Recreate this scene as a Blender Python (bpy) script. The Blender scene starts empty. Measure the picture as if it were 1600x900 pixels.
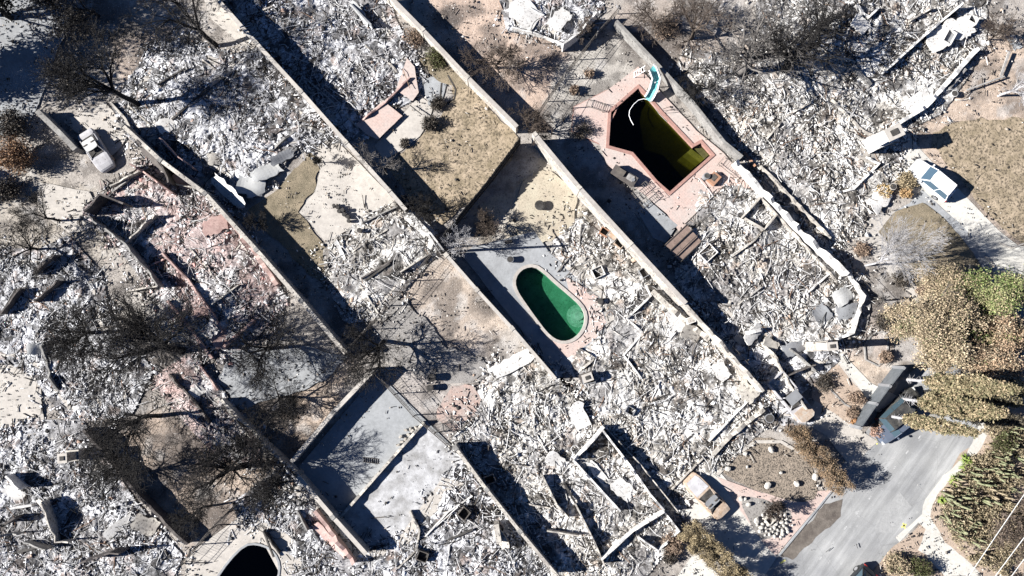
import bpy, bmesh, math, random
import numpy as np
from mathutils import Vector, Matrix
R = math.radians
rng = np.random.default_rng(7)
random.seed(7)
scn = bpy.context.scene
C = scn.collection

# ---------------------------------------------------------------- camera, world, sun, exposure
F_PX, CAM_H, PITCH = 1120.0, 70.0, R(4.34)
CAM_Y = -CAM_H * math.tan(PITCH)
cam = bpy.data.cameras.new('camera'); cam.sensor_width = 36; cam.lens = 36 * F_PX / 1600
cam.clip_start = 0.5; cam.clip_end = 3000
camo = bpy.data.objects.new('camera', cam); C.objects.link(camo)
camo.location = (0, CAM_Y, CAM_H); camo.rotation_euler = (PITCH, 0, 0)
scn.camera = camo
SUN_EL, SUN_AZ_TRAVEL = R(30), R(3)          # light travels towards +x, a little +y
world = bpy.data.worlds.new('World'); scn.world = world; world.use_nodes = True
wn = world.node_tree; bg = wn.nodes['Background']; bg.inputs[1].default_value = 0.05
sky = wn.nodes.new('ShaderNodeTexSky'); sky.sky_type = 'NISHITA'; sky.sun_disc = False; sky.air_density = 0.4; sky.dust_density = 0.0; sky.ozone_density = 6.0; sky.altitude = 800
sky.sun_elevation = SUN_EL; sky.sun_rotation = R(270) + 0 - SUN_AZ_TRAVEL
wn.links.new(sky.outputs[0], bg.inputs[0])
sl = bpy.data.lights.new('sun', 'SUN'); sl.energy = 5.0; sl.angle = R(0.5); sl.color = (1.0, 0.975, 0.94)
slo = bpy.data.objects.new('sun', sl); C.objects.link(slo)
d = Vector((math.cos(SUN_EL) * math.cos(SUN_AZ_TRAVEL), math.cos(SUN_EL) * math.sin(SUN_AZ_TRAVEL), -math.sin(SUN_EL)))
slo.rotation_euler = d.to_track_quat('-Z', 'Y').to_euler()
scn.view_settings.view_transform = 'Standard'; scn.view_settings.look = 'None'
scn.view_settings.gamma = 1.0; scn.view_settings.exposure = 1.38; scn.view_settings.use_curve_mapping = False
try:
    scn.cycles.max_bounces = 5; scn.cycles.diffuse_bounces = 1; scn.cycles.glossy_bounces = 2
    scn.cycles.transparent_max_bounces = 12; scn.cycles.use_denoising = True
except Exception: pass

# ---------------------------------------------------------------- helpers
cP, sP = math.cos(PITCH), math.sin(PITCH)
def P(px, py, z=0.0):
    """survey coordinates of the plan -> metres"""
    dx = (px - 800) / F_PX; dy = -(py - 450) / F_PX; dz = -1.0
    y2 = dy * cP - dz * sP; z2 = dy * sP + dz * cP
    t = (z - CAM_H) / z2
    return (dx * t, CAM_Y + y2 * t)
def PP(pts, z=0.0): return [P(a, b, z) for a, b in pts]

def h2(ix, iy, s):
    n = (ix.astype(np.int64) * 374761393 + iy.astype(np.int64) * 668265263 + s * 1274126177) & 0xffffffff
    n = ((n ^ (n >> 13)) * 1274126177) & 0xffffffff
    n = (n ^ (n >> 16)) & 0xffffffff
    return n / 4294967295.0
def vnoise(x, y, s=0):
    ix, iy = np.floor(x), np.floor(y); fx, fy = x - ix, y - iy
    fx = fx * fx * (3 - 2 * fx); fy = fy * fy * (3 - 2 * fy)
    a = h2(ix, iy, s); b = h2(ix + 1, iy, s); c = h2(ix, iy + 1, s); e = h2(ix + 1, iy + 1, s)
    return (a * (1 - fx) + b * fx) * (1 - fy) + (c * (1 - fx) + e * fx) * fy
def fbm(x, y, oct=4, s=0):
    v = 0; a = 0.5; t = 0
    for i in range(oct):
        v = v + a * vnoise(x * 2 ** i + 17.3 * i, y * 2 ** i - 9.1 * i, s + i); t += a; a *= 0.5
    return v / t
def worley(x, y, s=0):
    ix, iy = np.floor(x), np.floor(y); best = np.full(x.shape, 9.0); sec = np.full(x.shape, 9.0); cid = np.zeros(x.shape)
    for ox in (-1, 0, 1):
        for oy in (-1, 0, 1):
            cx, cy = ix + ox, iy + oy
            dd = (cx + h2(cx, cy, s) - x) ** 2 + (cy + h2(cx, cy, s + 5) - y) ** 2
            v = h2(cx, cy, s + 11); m = dd < best
            sec = np.where(m, best, np.minimum(sec, dd)); cid = np.where(m, v, cid); best = np.where(m, dd, best)
    return np.sqrt(best), np.sqrt(sec), cid
def sdist(x, y, poly):
    """positive inside"""
    p = np.array(poly); q = np.roll(p, -1, 0); ins = np.zeros(x.shape, bool); dm = np.full(x.shape, 1e9)
    for (ax, ay), (bx, by) in zip(p, q):
        c = (ay > y) != (by > y)
        with np.errstate(divide='ignore', invalid='ignore'):
            xi = (bx - ax) * (y - ay) / (by - ay + 1e-12) + ax
        ins ^= c & (x < xi)
        ex, ey = bx - ax, by - ay; L = ex * ex + ey * ey + 1e-12
        t = np.clip(((x - ax) * ex + (y - ay) * ey) / L, 0, 1)
        dm = np.minimum(dm, (x - ax - t * ex) ** 2 + (y - ay - t * ey) ** 2)
    return np.where(ins, 1, -1) * np.sqrt(dm)
def sstep(a, b, x):
    t = np.clip((x - a) / (b - a), 0, 1); return t * t * (3 - 2 * t)

def np_mesh(name, V, F, attrs=None, smooth=False):
    me = bpy.data.meshes.new(name); V = np.asarray(V, np.float32); F = np.asarray(F, np.int32); k = F.shape[1]
    me.vertices.add(len(V)); me.vertices.foreach_set('co', V.ravel())
    me.loops.add(F.size); me.loops.foreach_set('vertex_index', F.ravel())
    me.polygons.add(len(F)); me.polygons.foreach_set('loop_start', np.arange(0, F.size, k, dtype=np.int32))
    me.polygons.foreach_set('loop_total', np.full(len(F), k, np.int32))
    if smooth: me.polygons.foreach_set('use_smooth', np.ones(len(F), bool))
    for an, av in (attrs or {}).items():
        if av.ndim == 1:
            a = me.attributes.new(an, 'FLOAT', 'POINT'); a.data.foreach_set('value', av.astype(np.float32))
        else:
            a = me.attributes.new(an, 'FLOAT_COLOR', 'POINT')
            cc = np.ones((len(av), 4), np.float32); cc[:, :3] = av; a.data.foreach_set('color', cc.ravel())
    me.update(calc_edges=True); return me

class MB:
    def __init__(s): s.v = []; s.f = []
    def add(s, v, f):
        o = len(s.v); s.v += [tuple(p) for p in v]; s.f += [tuple(i + o for i in q) for q in f]
    def box(s, c, size, rz=0, rx=0, ry=0, taper=1.0):
        a, b, h = [q / 2 for q in size]
        M = Matrix.Rotation(rz, 3, 'Z') @ Matrix.Rotation(ry, 3, 'Y') @ Matrix.Rotation(rx, 3, 'X')
        v = []
        for z in (-1, 1):
            t = 1 if z < 0 else taper
            for x, y in ((-1, -1), (1, -1), (1, 1), (-1, 1)):
                v.append(Vector(c) + M @ Vector((x * a * t, y * b * t, z * h)))
        s.add(v, [(3, 2, 1, 0), (4, 5, 6, 7), (0, 1, 5, 4), (1, 2, 6, 5), (2, 3, 7, 6), (3, 0, 4, 7)])
    def tube(s, pts, r, n=6, r2=None):
        pts = [Vector(p) for p in pts]; m = len(pts); ring = []
        for i, p in enumerate(pts):
            t = (pts[min(i + 1, m - 1)] - pts[max(i - 1, 0)]).normalized()
            u = t.orthogonal().normalized() if abs(t.z) > .9 else t.cross(Vector((0, 0, 1))).normalized(); w = t.cross(u)
            rr = r if r2 is None else r + (r2 - r) * i / (m - 1)
            ring += [p + rr * (math.cos(a) * u + math.sin(a) * w) for a in [2 * math.pi * k / n for k in range(n)]]
        f = [(i * n + k, i * n + (k + 1) % n, (i + 1) * n + (k + 1) % n, (i + 1) * n + k) for i in range(m - 1) for k in range(n)]
        f += [tuple(range(n - 1, -1, -1)), tuple((m - 1) * n + k for k in range(n))]
        s.add(ring, f)
    def cyl(s, c, r, h, n=16, r2=None):
        s.tube([c, (c[0], c[1], c[2] + h)], r, n, r if r2 is None else r2)
    def prism(s, poly, z0, z1):
        n = len(poly); v = [(x, y, z0) for x, y in poly] + [(x, y, z1) for x, y in poly]
        a = sum(poly[i][0] * poly[(i + 1) % n][1] - poly[(i + 1) % n][0] * poly[i][1] for i in range(n))
        f = [tuple(range(n - 1, -1, -1)), tuple(range(n, 2 * n))] + [(i, (i + 1) % n, n + (i + 1) % n, n + i) for i in range(n)]
        if a < 0: f = [tuple(reversed(q)) for q in f]
        s.add(v, f)
    def build(s, name, m, parent=None, smooth=False):
        me = bpy.data.meshes.new(name); me.from_pydata([tuple(p) for p in s.v], [], s.f); me.update()
        if smooth:
            for p in me.polygons: p.use_smooth = True
        return link(name, me, m, parent)
def link(name, me, m, parent=None):
    o = bpy.data.objects.new(name, me); C.objects.link(o)
    if m is not None and not me.materials: me.materials.append(m)
    if parent is not None: o.parent = parent
    return o
def tag(o, label, cat, group=None, kind=None):
    o['label'] = label
    if cat: o['category'] = cat
    if group: o['group'] = group
    if kind: o['kind'] = kind
    return o
def structure(o): o['kind'] = 'structure'; return o
def thing(name, label, cat, loc=(0, 0, 0), rz=0, group=None):
    o = bpy.data.objects.new(name, None); C.objects.link(o); o.location = loc; o.rotation_euler = (0, 0, rz)
    return tag(o, label, cat, group)
def copy_tree(o, parent=None):
    c = o.copy(); C.objects.link(c); c.parent = parent
    for ch in list(o.children): copy_tree(ch, c)
    return c

# ---------------------------------------------------------------- materials
def new_mat(name):
    m = bpy.data.materials.new(name); m.use_nodes = True; return m, m.node_tree, m.node_tree.nodes['Principled BSDF']
def N(nt, t, **kw):
    n = nt.nodes.new(t)
    for k, v in kw.items(): setattr(n, k, v)
    return n
def noise_f(nt, vec, scale, detail=6, rough=.6):
    n = N(nt, 'ShaderNodeTexNoise'); n.inputs['Scale'].default_value = scale; n.inputs['Detail'].default_value = detail
    n.inputs['Roughness'].default_value = rough; nt.links.new(vec, n.inputs['Vector']); return n.outputs['Fac']
def ramp(nt, fac, stops):
    r = N(nt, 'ShaderNodeValToRGB'); nt.links.new(fac, r.inputs[0]); e = r.color_ramp.elements
    while len(e) > 1: e.remove(e[-1])
    e[0].position = stops[0][0]; e[0].color = (*stops[0][1], 1)
    for p, c in stops[1:]:
        q = e.new(p); q.color = (*c, 1)
    return r.outputs[0]
def g(v): return (v, v, v)
def mix(nt, fac, a, b, mode='MIX'):
    m = N(nt, 'ShaderNodeMix', data_type='RGBA', blend_type=mode)
    for i, s in ((0, fac), (6, a), (7, b)):
        if isinstance(s, (int, float)): m.inputs[i].default_value = s
        elif isinstance(s, tuple): m.inputs[i].default_value = (*s, 1)
        else: nt.links.new(s, m.inputs[i])
    return m.outputs[2]
def wpos(nt): return N(nt, 'ShaderNodeNewGeometry').outputs['Position']
def opos(nt): return N(nt, 'ShaderNodeTexCoord').outputs['Object']
def bump(nt, bsdf, h, strength=.5, dist=.05):
    b = N(nt, 'ShaderNodeBump'); b.inputs['Strength'].default_value = strength; b.inputs['Distance'].default_value = dist
    nt.links.new(h, b.inputs['Height']); nt.links.new(b.outputs[0], bsdf.inputs['Normal'])
def _unused(): pass
def rough_mat(name, c1, c2, scale=.8, c3=None, spk=14, spk_lo=.36, rough=.9, bmp=.5, dist=.04, spec=.2, pos=wpos, fine=None):
    """two-tone patchy surface, finer speckle of c3"""
    m, nt, b = new_mat(name); v = pos(nt)
    col = mix(nt, ramp(nt, noise_f(nt, v, scale, 8, .65), [(.34, g(0)), (.66, g(1))]), c1, c2)
    nf = noise_f(nt, v, spk, 4, .7)
    if c3: col = mix(nt, ramp(nt, nf, [(spk_lo - .06, g(1)), (spk_lo + .04, g(0))]), col, c3)
    fn = noise_f(nt, v, fine or 3.2, 5, .7)
    col = mix(nt, .55, col, ramp(nt, fn, [(.3, g(.55)), (.7, g(1.0))]), 'MULTIPLY')
    nt.links.new(col, b.inputs['Base Color']); b.inputs['Roughness'].default_value = rough
    b.inputs['Specular IOR Level'].default_value = spec
    if bmp: bump(nt, b, nf, bmp, dist)
    return m
def attr_mat(name, attr='col', rough=.9, var=.35):
    m, nt, b = new_mat(name); a = N(nt, 'ShaderNodeAttribute', attribute_name=attr)
    f = ramp(nt, noise_f(nt, wpos(nt), 7, 4, .7), [(.3, g(.55)), (.65, g(1.05))])
    nt.links.new(mix(nt, var * 2, a.outputs['Color'], f, 'MULTIPLY'), b.inputs['Base Color'])
    b.inputs['Roughness'].default_value = rough; b.inputs['Specular IOR Level'].default_value = .2
    return m
M = {}
M['concrete'] = rough_mat('pale_concrete', (.54, .50, .45), (.42, .39, .355), .5, (.16, .15, .14), 9, .33, .85, .2, .02)
M['greycon'] = rough_mat('grey_concrete', (.36, .37, .38), (.26, .265, .27), .45, (.14, .14, .14), 7, .35, .85, .2, .02)
M['court'] = rough_mat('court_concrete', (.36, .37, .38), (.27, .28, .285), .3, (.22, .22, .22), 5, .3, .85, .15, .02)
M['driveway'] = rough_mat('driveway_concrete', (.62, .60, .55), (.52, .50, .46), .35, (.34, .32, .29), 5, .28, .85, .15, .02)
M['asphalt'] = rough_mat('worn_asphalt', (.34, .34, .34), (.25, .252, .255), .18, (.44, .44, .44), 16, .36, .9, .3, .01, fine=1.1)
m_, nt_, b_ = new_mat('streaked_asphalt'); v_ = wpos(nt_); mp_ = N(nt_, 'ShaderNodeMapping'); mp_.inputs['Rotation'].default_value = (0, 0, R(-52)); nt_.links.new(v_, mp_.inputs[0]); mq_ = N(nt_, 'ShaderNodeMapping'); mq_.inputs['Scale'].default_value = (.12, 1.3, 1); nt_.links.new(mp_.outputs[0], mq_.inputs[0])
c_ = mix(nt_, ramp(nt_, noise_f(nt_, v_, .25, 6, .6), [(.35, g(0)), (.65, g(1))]), (.36, .36, .355), (.25, .252, .255))
c_ = mix(nt_, .6, c_, ramp(nt_, noise_f(nt_, mq_.outputs[0], 1.0, 6, .65), [(.32, g(.6)), (.5, g(.9)), (.66, g(1.35))]), 'MULTIPLY')
c_ = mix(nt_, ramp(nt_, noise_f(nt_, v_, .9, 7, .7), [(.60, g(0)), (.70, g(.55))]), c_, (.5, .5, .49))
vo_ = N(nt_, 'ShaderNodeTexVoronoi', feature='DISTANCE_TO_EDGE'); vo_.inputs['Scale'].default_value = .3; wz_ = mix(nt_, .35, v_, N(nt_, 'ShaderNodeTexNoise').outputs['Color']); nt_.links.new(wz_, vo_.inputs['Vector'])
c_ = mix(nt_, ramp(nt_, vo_.outputs['Distance'], [(.0, g(.35)), (.006, g(0))]), c_, (.15, .15, .15))
c_ = mix(nt_, .5, c_, ramp(nt_, noise_f(nt_, v_, 14, 4, .7), [(.3, g(.6)), (.65, g(1.1))]), 'MULTIPLY')
nt_.links.new(c_, b_.inputs['Base Color']); b_.inputs['Roughness'].default_value = .9; M['asphalt'] = m_
M['paint'] = rough_mat('road_paint', (.6, .6, .59), (.36, .36, .36), 5, (.25, .25, .25), 9, .45, .8, 0)
M['ypaint'] = rough_mat('yellow_paint', (.75, .7, .2), (.6, .6, .2), 2, (.3, .3, .2), 9, .4, .8, 0)
M['wall'] = rough_mat('wall_stucco', (.62, .58, .51), (.34, .31, .28), .55, (.1, .09, .085), 4, .42, .9, .3, .03)
M['wallgrey'] = rough_mat('sooty_block', (.34, .33, .31), (.2, .19, .18), .9, (.06, .055, .05), 5, .4, .9, .3, .03)
M['walldark'] = rough_mat('scorched_wall', (.14, .125, .115), (.07, .06, .058), .9, (.3, .28, .26), 5, .33, .9, .3, .03)
M['pinkwall'] = rough_mat('pink_stucco', (.52, .38, .34), (.34, .22, .2), 1.1, (.08, .05, .05), 5, .36, .9, .3, .03)
M['white'] = rough_mat('white_stucco', (.80, .78, .75), (.58, .56, .53), .8, (.16, .15, .14), 5, .40, .85, .3, .03)
M['char'] = rough_mat('charred_wood', (.035, .032, .03), (.09, .085, .08), 2.0, (.22, .21, .2), 12, .3, .95, .4, .03)
M['ashwood'] = rough_mat('ashen_wood', (.42, .40, .38), (.2, .19, .18), 2.0, (.05, .05, .05), 12, .36, .95, .4, .03)
M['iron'] = rough_mat('sooty_iron', (.07, .065, .06), (.14, .12, .1), 3.0, (.2, .12, .07), 12, .35, .7, .2, .01, .4)
M['brick'] = rough_mat('red_brick', (.36, .14, .08), (.45, .24, .15), 2.0, (.1, .07, .06), 12, .4, .9, .4, .03)
M['terracotta'] = rough_mat('terracotta', (.38, .2, .12), (.34, .2, .14), 2.0, None, 12, .4, .9, .2, .03)
M['sheet'] = rough_mat('pale_sheet_metal', (.62, .62, .6), (.42, .42, .41), .8, (.2, .19, .18), 4, .34, .5, .1, .02, .5)
M['sheetgrey'] = rough_mat('grey_sheet_metal', (.3, .31, .32), (.2, .2, .21), .8, (.1, .1, .1), 4, .36, .5, .1, .02, .5)
M['rock'] = rough_mat('pale_rock', (.6, .57, .52), (.42, .4, .36), 3, (.2, .19, .17), 12, .36, .9, .4, .03)
M['lawn'] = rough_mat('dry_lawn', (.46, .37, .27), (.24, .195, .13), .8, (.11, .09, .065), 5, .46, .95, .8, .06, fine=2.3)
M['lawngreen'] = rough_mat('patchy_lawn', (.33, .27, .19), (.17, .145, .10), .7, (.08, .07, .05), 11, .42, .95, .8, .06, fine=2.3)
M['mulch'] = rough_mat('mulch_bed', (.38, .315, .25), (.27, .225, .18), .8, (.05, .045, .04), 9, .46, .95, 1, .08, fine=4)
M['tan'] = rough_mat('bare_tan_soil', (.48, .38, .3), (.38, .3, .24), .5, (.17, .14, .12), 8, .4, .95, .5, .05)
M['scorch'] = rough_mat('scorched_soil', (.10, .085, .075), (.2, .175, .15), .9, (.32, .29, .25), 8, .34, .95, .7, .05)
M['ashsoil'] = rough_mat('ashy_soil', (.36, .34, .32), (.24, .225, .21), .8, (.1, .095, .09), 7, .42, .95, .7, .05)
def brick_deck():
    m, nt, b = new_mat('pink_brick_paving'); v = wpos(nt)
    mp = N(nt, 'ShaderNodeMapping'); mp.inputs['Rotation'].default_value = (0, 0, R(48)); nt.links.new(v, mp.inputs[0])
    br = N(nt, 'ShaderNodeTexBrick'); br.inputs['Scale'].default_value = 1.0
    br.inputs['Brick Width'].default_value = .42; br.inputs['Row Height'].default_value = .21; br.inputs['Mortar Size'].default_value = .012
    br.inputs['Color1'].default_value = (.54, .39, .34, 1); br.inputs['Color2'].default_value = (.48, .37, .325, 1); br.inputs['Mortar'].default_value = (.4, .33, .3, 1)
    nt.links.new(mp.outputs[0], br.inputs[0])
    soot = ramp(nt, noise_f(nt, v, .33, 7, .6), [(.42, g(1)), (.74, g(.15))])
    col = mix(nt, soot, (.46, .43, .40), br.outputs[0])
    col = mix(nt, .6, col, ramp(nt, noise_f(nt, v, 5, 6, .7), [(.3, g(.6)), (.6, g(1))]), 'MULTIPLY')
    nt.links.new(col, b.inputs['Base Color']); b.inputs['Roughness'].default_value = .85; return m
M['deck'] = brick_deck()
M['coping'] = rough_mat('brick_coping', (.42, .24, .2), (.34, .2, .17), 1.5, (.15, .1, .09), 8, .38, .8, .2, .02)
M['palecoping'] = rough_mat('pale_coping', (.48, .44, .40), (.36, .33, .30), 1.0, (.2, .18, .16), 8, .35, .8, .2, .02)

def sheet(name, poly, m, z, rag=0.0, holes=(), step=.5, seed=0, px=True):
    """flat sheet; the outline is densified and roughened"""
    def dens(pl, rg):
        pl = PP(pl) if px else pl; out = []
        for i, a in enumerate(pl):
            b = pl[(i + 1) % len(pl)]; L = math.dist(a, b); n = max(1, int(L / step)) if rg else 1
            for k in range(n):
                t = k / n; x = a[0] + (b[0] - a[0]) * t; y = a[1] + (b[1] - a[1]) * t
                if rg:
                    q = np.array([x]), np.array([y])
                    x += float(fbm(q[0] * .9 + 5, q[1] * .9, 3, seed)[0] - .5) * 2 * rg
                    y += float(fbm(q[0] * .9 - 7, q[1] * .9 + 3, 3, seed + 40)[0] - .5) * 2 * rg
                out.append((x, y))
        return out
    bm = bmesh.new(); ed = []
    for k, pl in enumerate([poly] + list(holes)):
        vs = [bm.verts.new((x, y, z)) for x, y in dens(pl, rag if k == 0 else 0)]
        ed += [bm.edges.new((vs[i], vs[(i + 1) % len(vs)])) for i in range(len(vs))]
    bmesh.ops.triangle_fill(bm, use_beauty=True, use_dissolve=False, edges=ed, normal=(0, 0, 1))
    for f in bm.faces:
        if f.normal.z < 0: f.normal_flip()
    me = bpy.data.meshes.new(name); bm.to_mesh(me); bm.free()
    return structure(link(name, me, m))

def chaikin(pts, n=2):
    for _ in range(n):
        out = []
        for i, a in enumerate(pts):
            b = pts[(i + 1) % len(pts)]
            out += [(a[0] * .75 + b[0] * .25, a[1] * .75 + b[1] * .25), (a[0] * .25 + b[0] * .75, a[1] * .25 + b[1] * .75)]
        pts = out
    return pts

# ---------------------------------------------------------------- the plan (survey coordinates)
z3 = lambda pts, ox, oy: [(ox + a / 3, oy + b / 3) for a, b in pts]
POOL_OVAL = chaikin(z3([(15, 425), (28, 385), (60, 358), (105, 352), (145, 378), (200, 430), (260, 480), (318, 532), (340, 575), (336, 625), (312, 665), (280, 690), (240, 700), (200, 688), (162, 655), (120, 600), (70, 530), (28, 468)], 800, 300), 1)
POOL_ANG = z3([(590, 418), (640, 470), (690, 530), (845, 694), (882, 674), (930, 728), (737, 900), (680, 850), (565, 716), (453, 685), (463, 530)], 800, 0)
POOL_BLACK = chaikin([(338, 908), (360, 876), (384, 852), (402, 850), (422, 857), (434, 872), (437, 890), (430, 912), (410, 945), (370, 960), (345, 940)], 1)

HOUSES = {
 'NW': dict(poly=[(205, 135), (250, 75), (300, 70), (360, 95), (405, 85), (470, 165), (515, 205), (485, 225), (445, 232), (395, 300), (330, 268), (270, 262), (205, 205), (185, 165)], tint=0, lab='between the two long walls at the upper left'),
 'N': dict(poly=[(350, 0), (380, -25), (590, -25), (612, 40), (640, 85), (655, 125), (640, 150), (600, 170), (565, 212), (545, 222), (500, 175), (420, 75)], tint=0, lab='at the top between the long walls, its pink terrace to the right'),
 'NNE': dict(poly=[(785, -20), (920, -20), (935, 15), (880, 68), (855, 50), (800, 42)], tint=0, lab='small corner of a ruin at the top beside the tan yard'),
 'NE': dict(poly=[(1190, -25), (1520, -25), (1532, 20), (1530, 70), (1500, 120), (1465, 170), (1400, 200), (1398, 270), (1350, 300), (1335, 360), (1298, 375), (1250, 325), (1190, 262), (1160, 225), (1115, 165), (1060, 118), (1075, 85), (1140, 100), (1190, 60)], tint=1, lab='large one at the upper right, beside the white car'),
 'E': dict(poly=[(1095, 300), (1160, 290), (1200, 310), (1320, 425), (1350, 470), (1345, 505), (1300, 545), (1250, 560), (1190, 540), (1110, 480), (1065, 435), (1060, 390)], tint=1, lab='right of the long cream wall, below the angular pool'),
 'C': dict(poly=[(905, 350), (930, 370), (1020, 440), (1065, 480), (1125, 535), (1195, 615), (1190, 660), (1130, 712), (1085, 745), (1045, 775), (985, 705), (940, 650), (875, 580), (905, 545), (945, 520), (940, 465), (870, 405), (875, 365)], tint=1, lab='at the centre, right of the oval green pool'),
 'S': dict(poly=[(715, 690), (745, 640), (770, 580), (830, 560), (872, 598), (940, 650), (1055, 790), (1062, 825), (1030, 860), (975, 925), (880, 925), (800, 815)], tint=1, lab='below the centre with a long white standing wall'),
 'W': dict(poly=[(140, 330), (190, 300), (235, 255), (300, 285), (330, 300), (400, 400), (440, 470), (395, 520), (350, 560), (300, 520), (245, 450), (195, 385)], tint=2, lab='with pink walls at the left between the long walls'),
 'M': dict(poly=[(515, 395), (545, 370), (575, 345), (620, 325), (675, 368), (672, 395), (590, 490), (545, 495), (520, 440)], tint=1, lab='small one between the paved court and the utility pole'),
 'WW': dict(poly=[(-30, 395), (60, 400), (105, 380), (150, 430), (165, 500), (230, 580), (200, 640), (110, 650), (60, 580), (20, 560), (-30, 560)], tint=0, lab='at the far left beneath the dense black tree'),
 'SW': dict(poly=[(-30, 690), (60, 665), (125, 668), (205, 790), (275, 870), (250, 925), (-30, 925)], tint=0, lab='in the lower left corner'),
 'SSW': dict(poly=[(375, 790), (440, 740), (480, 770), (560, 870), (620, 850), (700, 740), (740, 750), (800, 820), (880, 925), (440, 925), (400, 850)], tint=0, lab='along the bottom edge below the grey court'),
 'SE': dict(poly=[(1135, 510), (1180, 535), (1290, 545), (1300, 560), (1230, 620), (1262, 655), (1225, 655), (1130, 540)], tint=0, lab='strip of a ruin beside the burnt pickup'),
 'WM': dict(poly=[(250, 595), (300, 560), (345, 620), (400, 690), (395, 720), (340, 700), (285, 640)], tint=2, lab='narrow one right of the dense black tree'),
}

# ---------------------------------------------------------------- ground
def grid_axis(lo, hi, step, far):
    a = list(np.arange(lo, hi, step)); out = []; x = lo; s = step
    while x > -far: s *= 1.5; x -= s; out.append(x)
    b = []; x = a[-1]; s = step
    while x < far: s *= 1.5; x += s; b.append(x)
    return np.array(out[::-1] + a + b)
gx = grid_axis(-54, 54, .25, 900); gy = grid_axis(-33, 31, .25, 900)
X, Y = np.meshgrid(gx, gy); nx, ny = len(gx), len(gy)
x, y = X.ravel(), Y.ravel(); z = np.zeros_like(x)
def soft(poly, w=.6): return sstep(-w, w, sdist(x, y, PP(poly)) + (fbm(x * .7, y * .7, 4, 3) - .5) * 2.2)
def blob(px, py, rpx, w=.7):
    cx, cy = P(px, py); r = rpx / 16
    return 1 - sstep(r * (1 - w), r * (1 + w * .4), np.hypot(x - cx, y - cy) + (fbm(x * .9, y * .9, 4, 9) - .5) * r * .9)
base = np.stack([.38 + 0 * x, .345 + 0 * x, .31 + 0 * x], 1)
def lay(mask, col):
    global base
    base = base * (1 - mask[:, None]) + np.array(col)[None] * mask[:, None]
TAN = (.47, .375, .30); PINKTAN = (.50, .385, .31); SOOT = (.085, .075, .07); GASH = (.40, .39, .38); WASH = (.62, .60, .58)
lay(soft([(640, -40), (800, -40), (870, 60), (900, 100), (860, 150), (840, 190), (790, 190), (690, 60)]), PINKTAN)
lay(soft([(1180, 60), (1000, -30), (960, 30), (1090, 160), (1180, 260), (1200, 200)]), (.36, .31, .27))
lay(soft([(1400, 180), (1540, 60), (1640, 40), (1640, 420), (1570, 380), (1440, 240)]), TAN)
lay(soft([(1200, 560), (1300, 540), (1420, 500), (1420, 560), (1340, 680), (1290, 640)]), (.52, .43, .35))
lay(soft([(1330, 470), (1420, 480), (1430, 560), (1300, 560)]), (.47, .4, .35))
lay(soft([(610, 440), (700, 400), (800, 510), (760, 560), (650, 600), (600, 560)]), (.43, .36, .3))
lay(soft([(600, 560), (760, 540), (770, 620), (700, 690), (640, 640)]), (.42, .38, .35))
lay(soft([(340, 590), (540, 555), (580, 580), (460, 720), (400, 690)]), TAN)
lay(soft([(130, 700), (250, 640), (420, 720), (400, 800), (300, 850)]), (.46, .37, .30))
lay(soft([(170, 60), (260, 40), (300, 100), (200, 170)]), (.40, .33, .28))
lay(soft([(0, 260), (150, 300), (190, 390), (120, 420), (-20, 400)]), (.40, .36, .31))
lay(soft([(735, 330), (850, 250), (930, 330), (880, 400), (760, 390)]), (.47, .42, .34))
lay(soft([(870, 100), (960, 50), (1000, 110), (900, 170), (900, 240), (850, 200)]), (.44, .41, .37))
lay(soft([(870, 330), (960, 440), (950, 520), (880, 420)]), (.5, .48, .46))
lay(soft([(690, 740), (560, 860), (720, 840), (760, 780)]), (.5, .47, .44))
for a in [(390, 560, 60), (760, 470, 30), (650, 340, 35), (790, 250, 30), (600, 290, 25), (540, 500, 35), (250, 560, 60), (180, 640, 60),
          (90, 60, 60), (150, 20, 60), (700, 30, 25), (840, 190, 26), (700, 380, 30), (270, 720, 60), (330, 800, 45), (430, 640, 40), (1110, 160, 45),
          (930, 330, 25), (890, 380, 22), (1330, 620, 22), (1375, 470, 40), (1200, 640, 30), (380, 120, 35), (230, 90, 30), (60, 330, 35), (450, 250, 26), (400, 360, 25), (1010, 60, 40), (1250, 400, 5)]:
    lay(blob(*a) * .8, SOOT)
for a in [(450, 560, 30), (620, 530, 45), (860, 360, 40), (980, 190, 25), (910, 250, 30), (1290, 600, 25), (1000, 320, 40), (100, 600, 40), (760, 650, 40), (560, 600, 30)]:
    lay(blob(*a) * .6, GASH)
fn = fbm(x * .5, y * .5, 5, 21)
lay(sstep(.50, .66, fn) * .6, SOOT); lay(sstep(.58, .75, fbm(x * .8, y * .8, 5, 31)) * .5, (.5, .48, .46))
keep = np.ones(x.shape, bool)
for pl, gw in ((POOL_OVAL, .12), (POOL_ANG, .12), (POOL_BLACK, .12)): keep &= sdist(x, y, PP(pl)) < -gw + .12
idx = np.arange(nx * ny).reshape(ny, nx)
F = np.stack([idx[:-1, :-1], idx[:-1, 1:], idx[1:, 1:], idx[1:, :-1]], -1).reshape(-1, 4)
kk = (sum((~keep[F[:, i]]).astype(int) for i in range(4)) == 0)
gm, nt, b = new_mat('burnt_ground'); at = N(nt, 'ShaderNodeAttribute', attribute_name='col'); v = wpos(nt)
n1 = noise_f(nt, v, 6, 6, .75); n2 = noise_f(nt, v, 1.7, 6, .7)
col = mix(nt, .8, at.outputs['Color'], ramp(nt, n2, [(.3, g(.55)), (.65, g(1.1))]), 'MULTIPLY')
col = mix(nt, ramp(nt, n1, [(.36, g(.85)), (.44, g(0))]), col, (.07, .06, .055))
col = mix(nt, ramp(nt, noise_f(nt, v, 9, 3, .6), [(.60, g(0)), (.68, g(.6))]), col, (.66, .63, .6))
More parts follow.
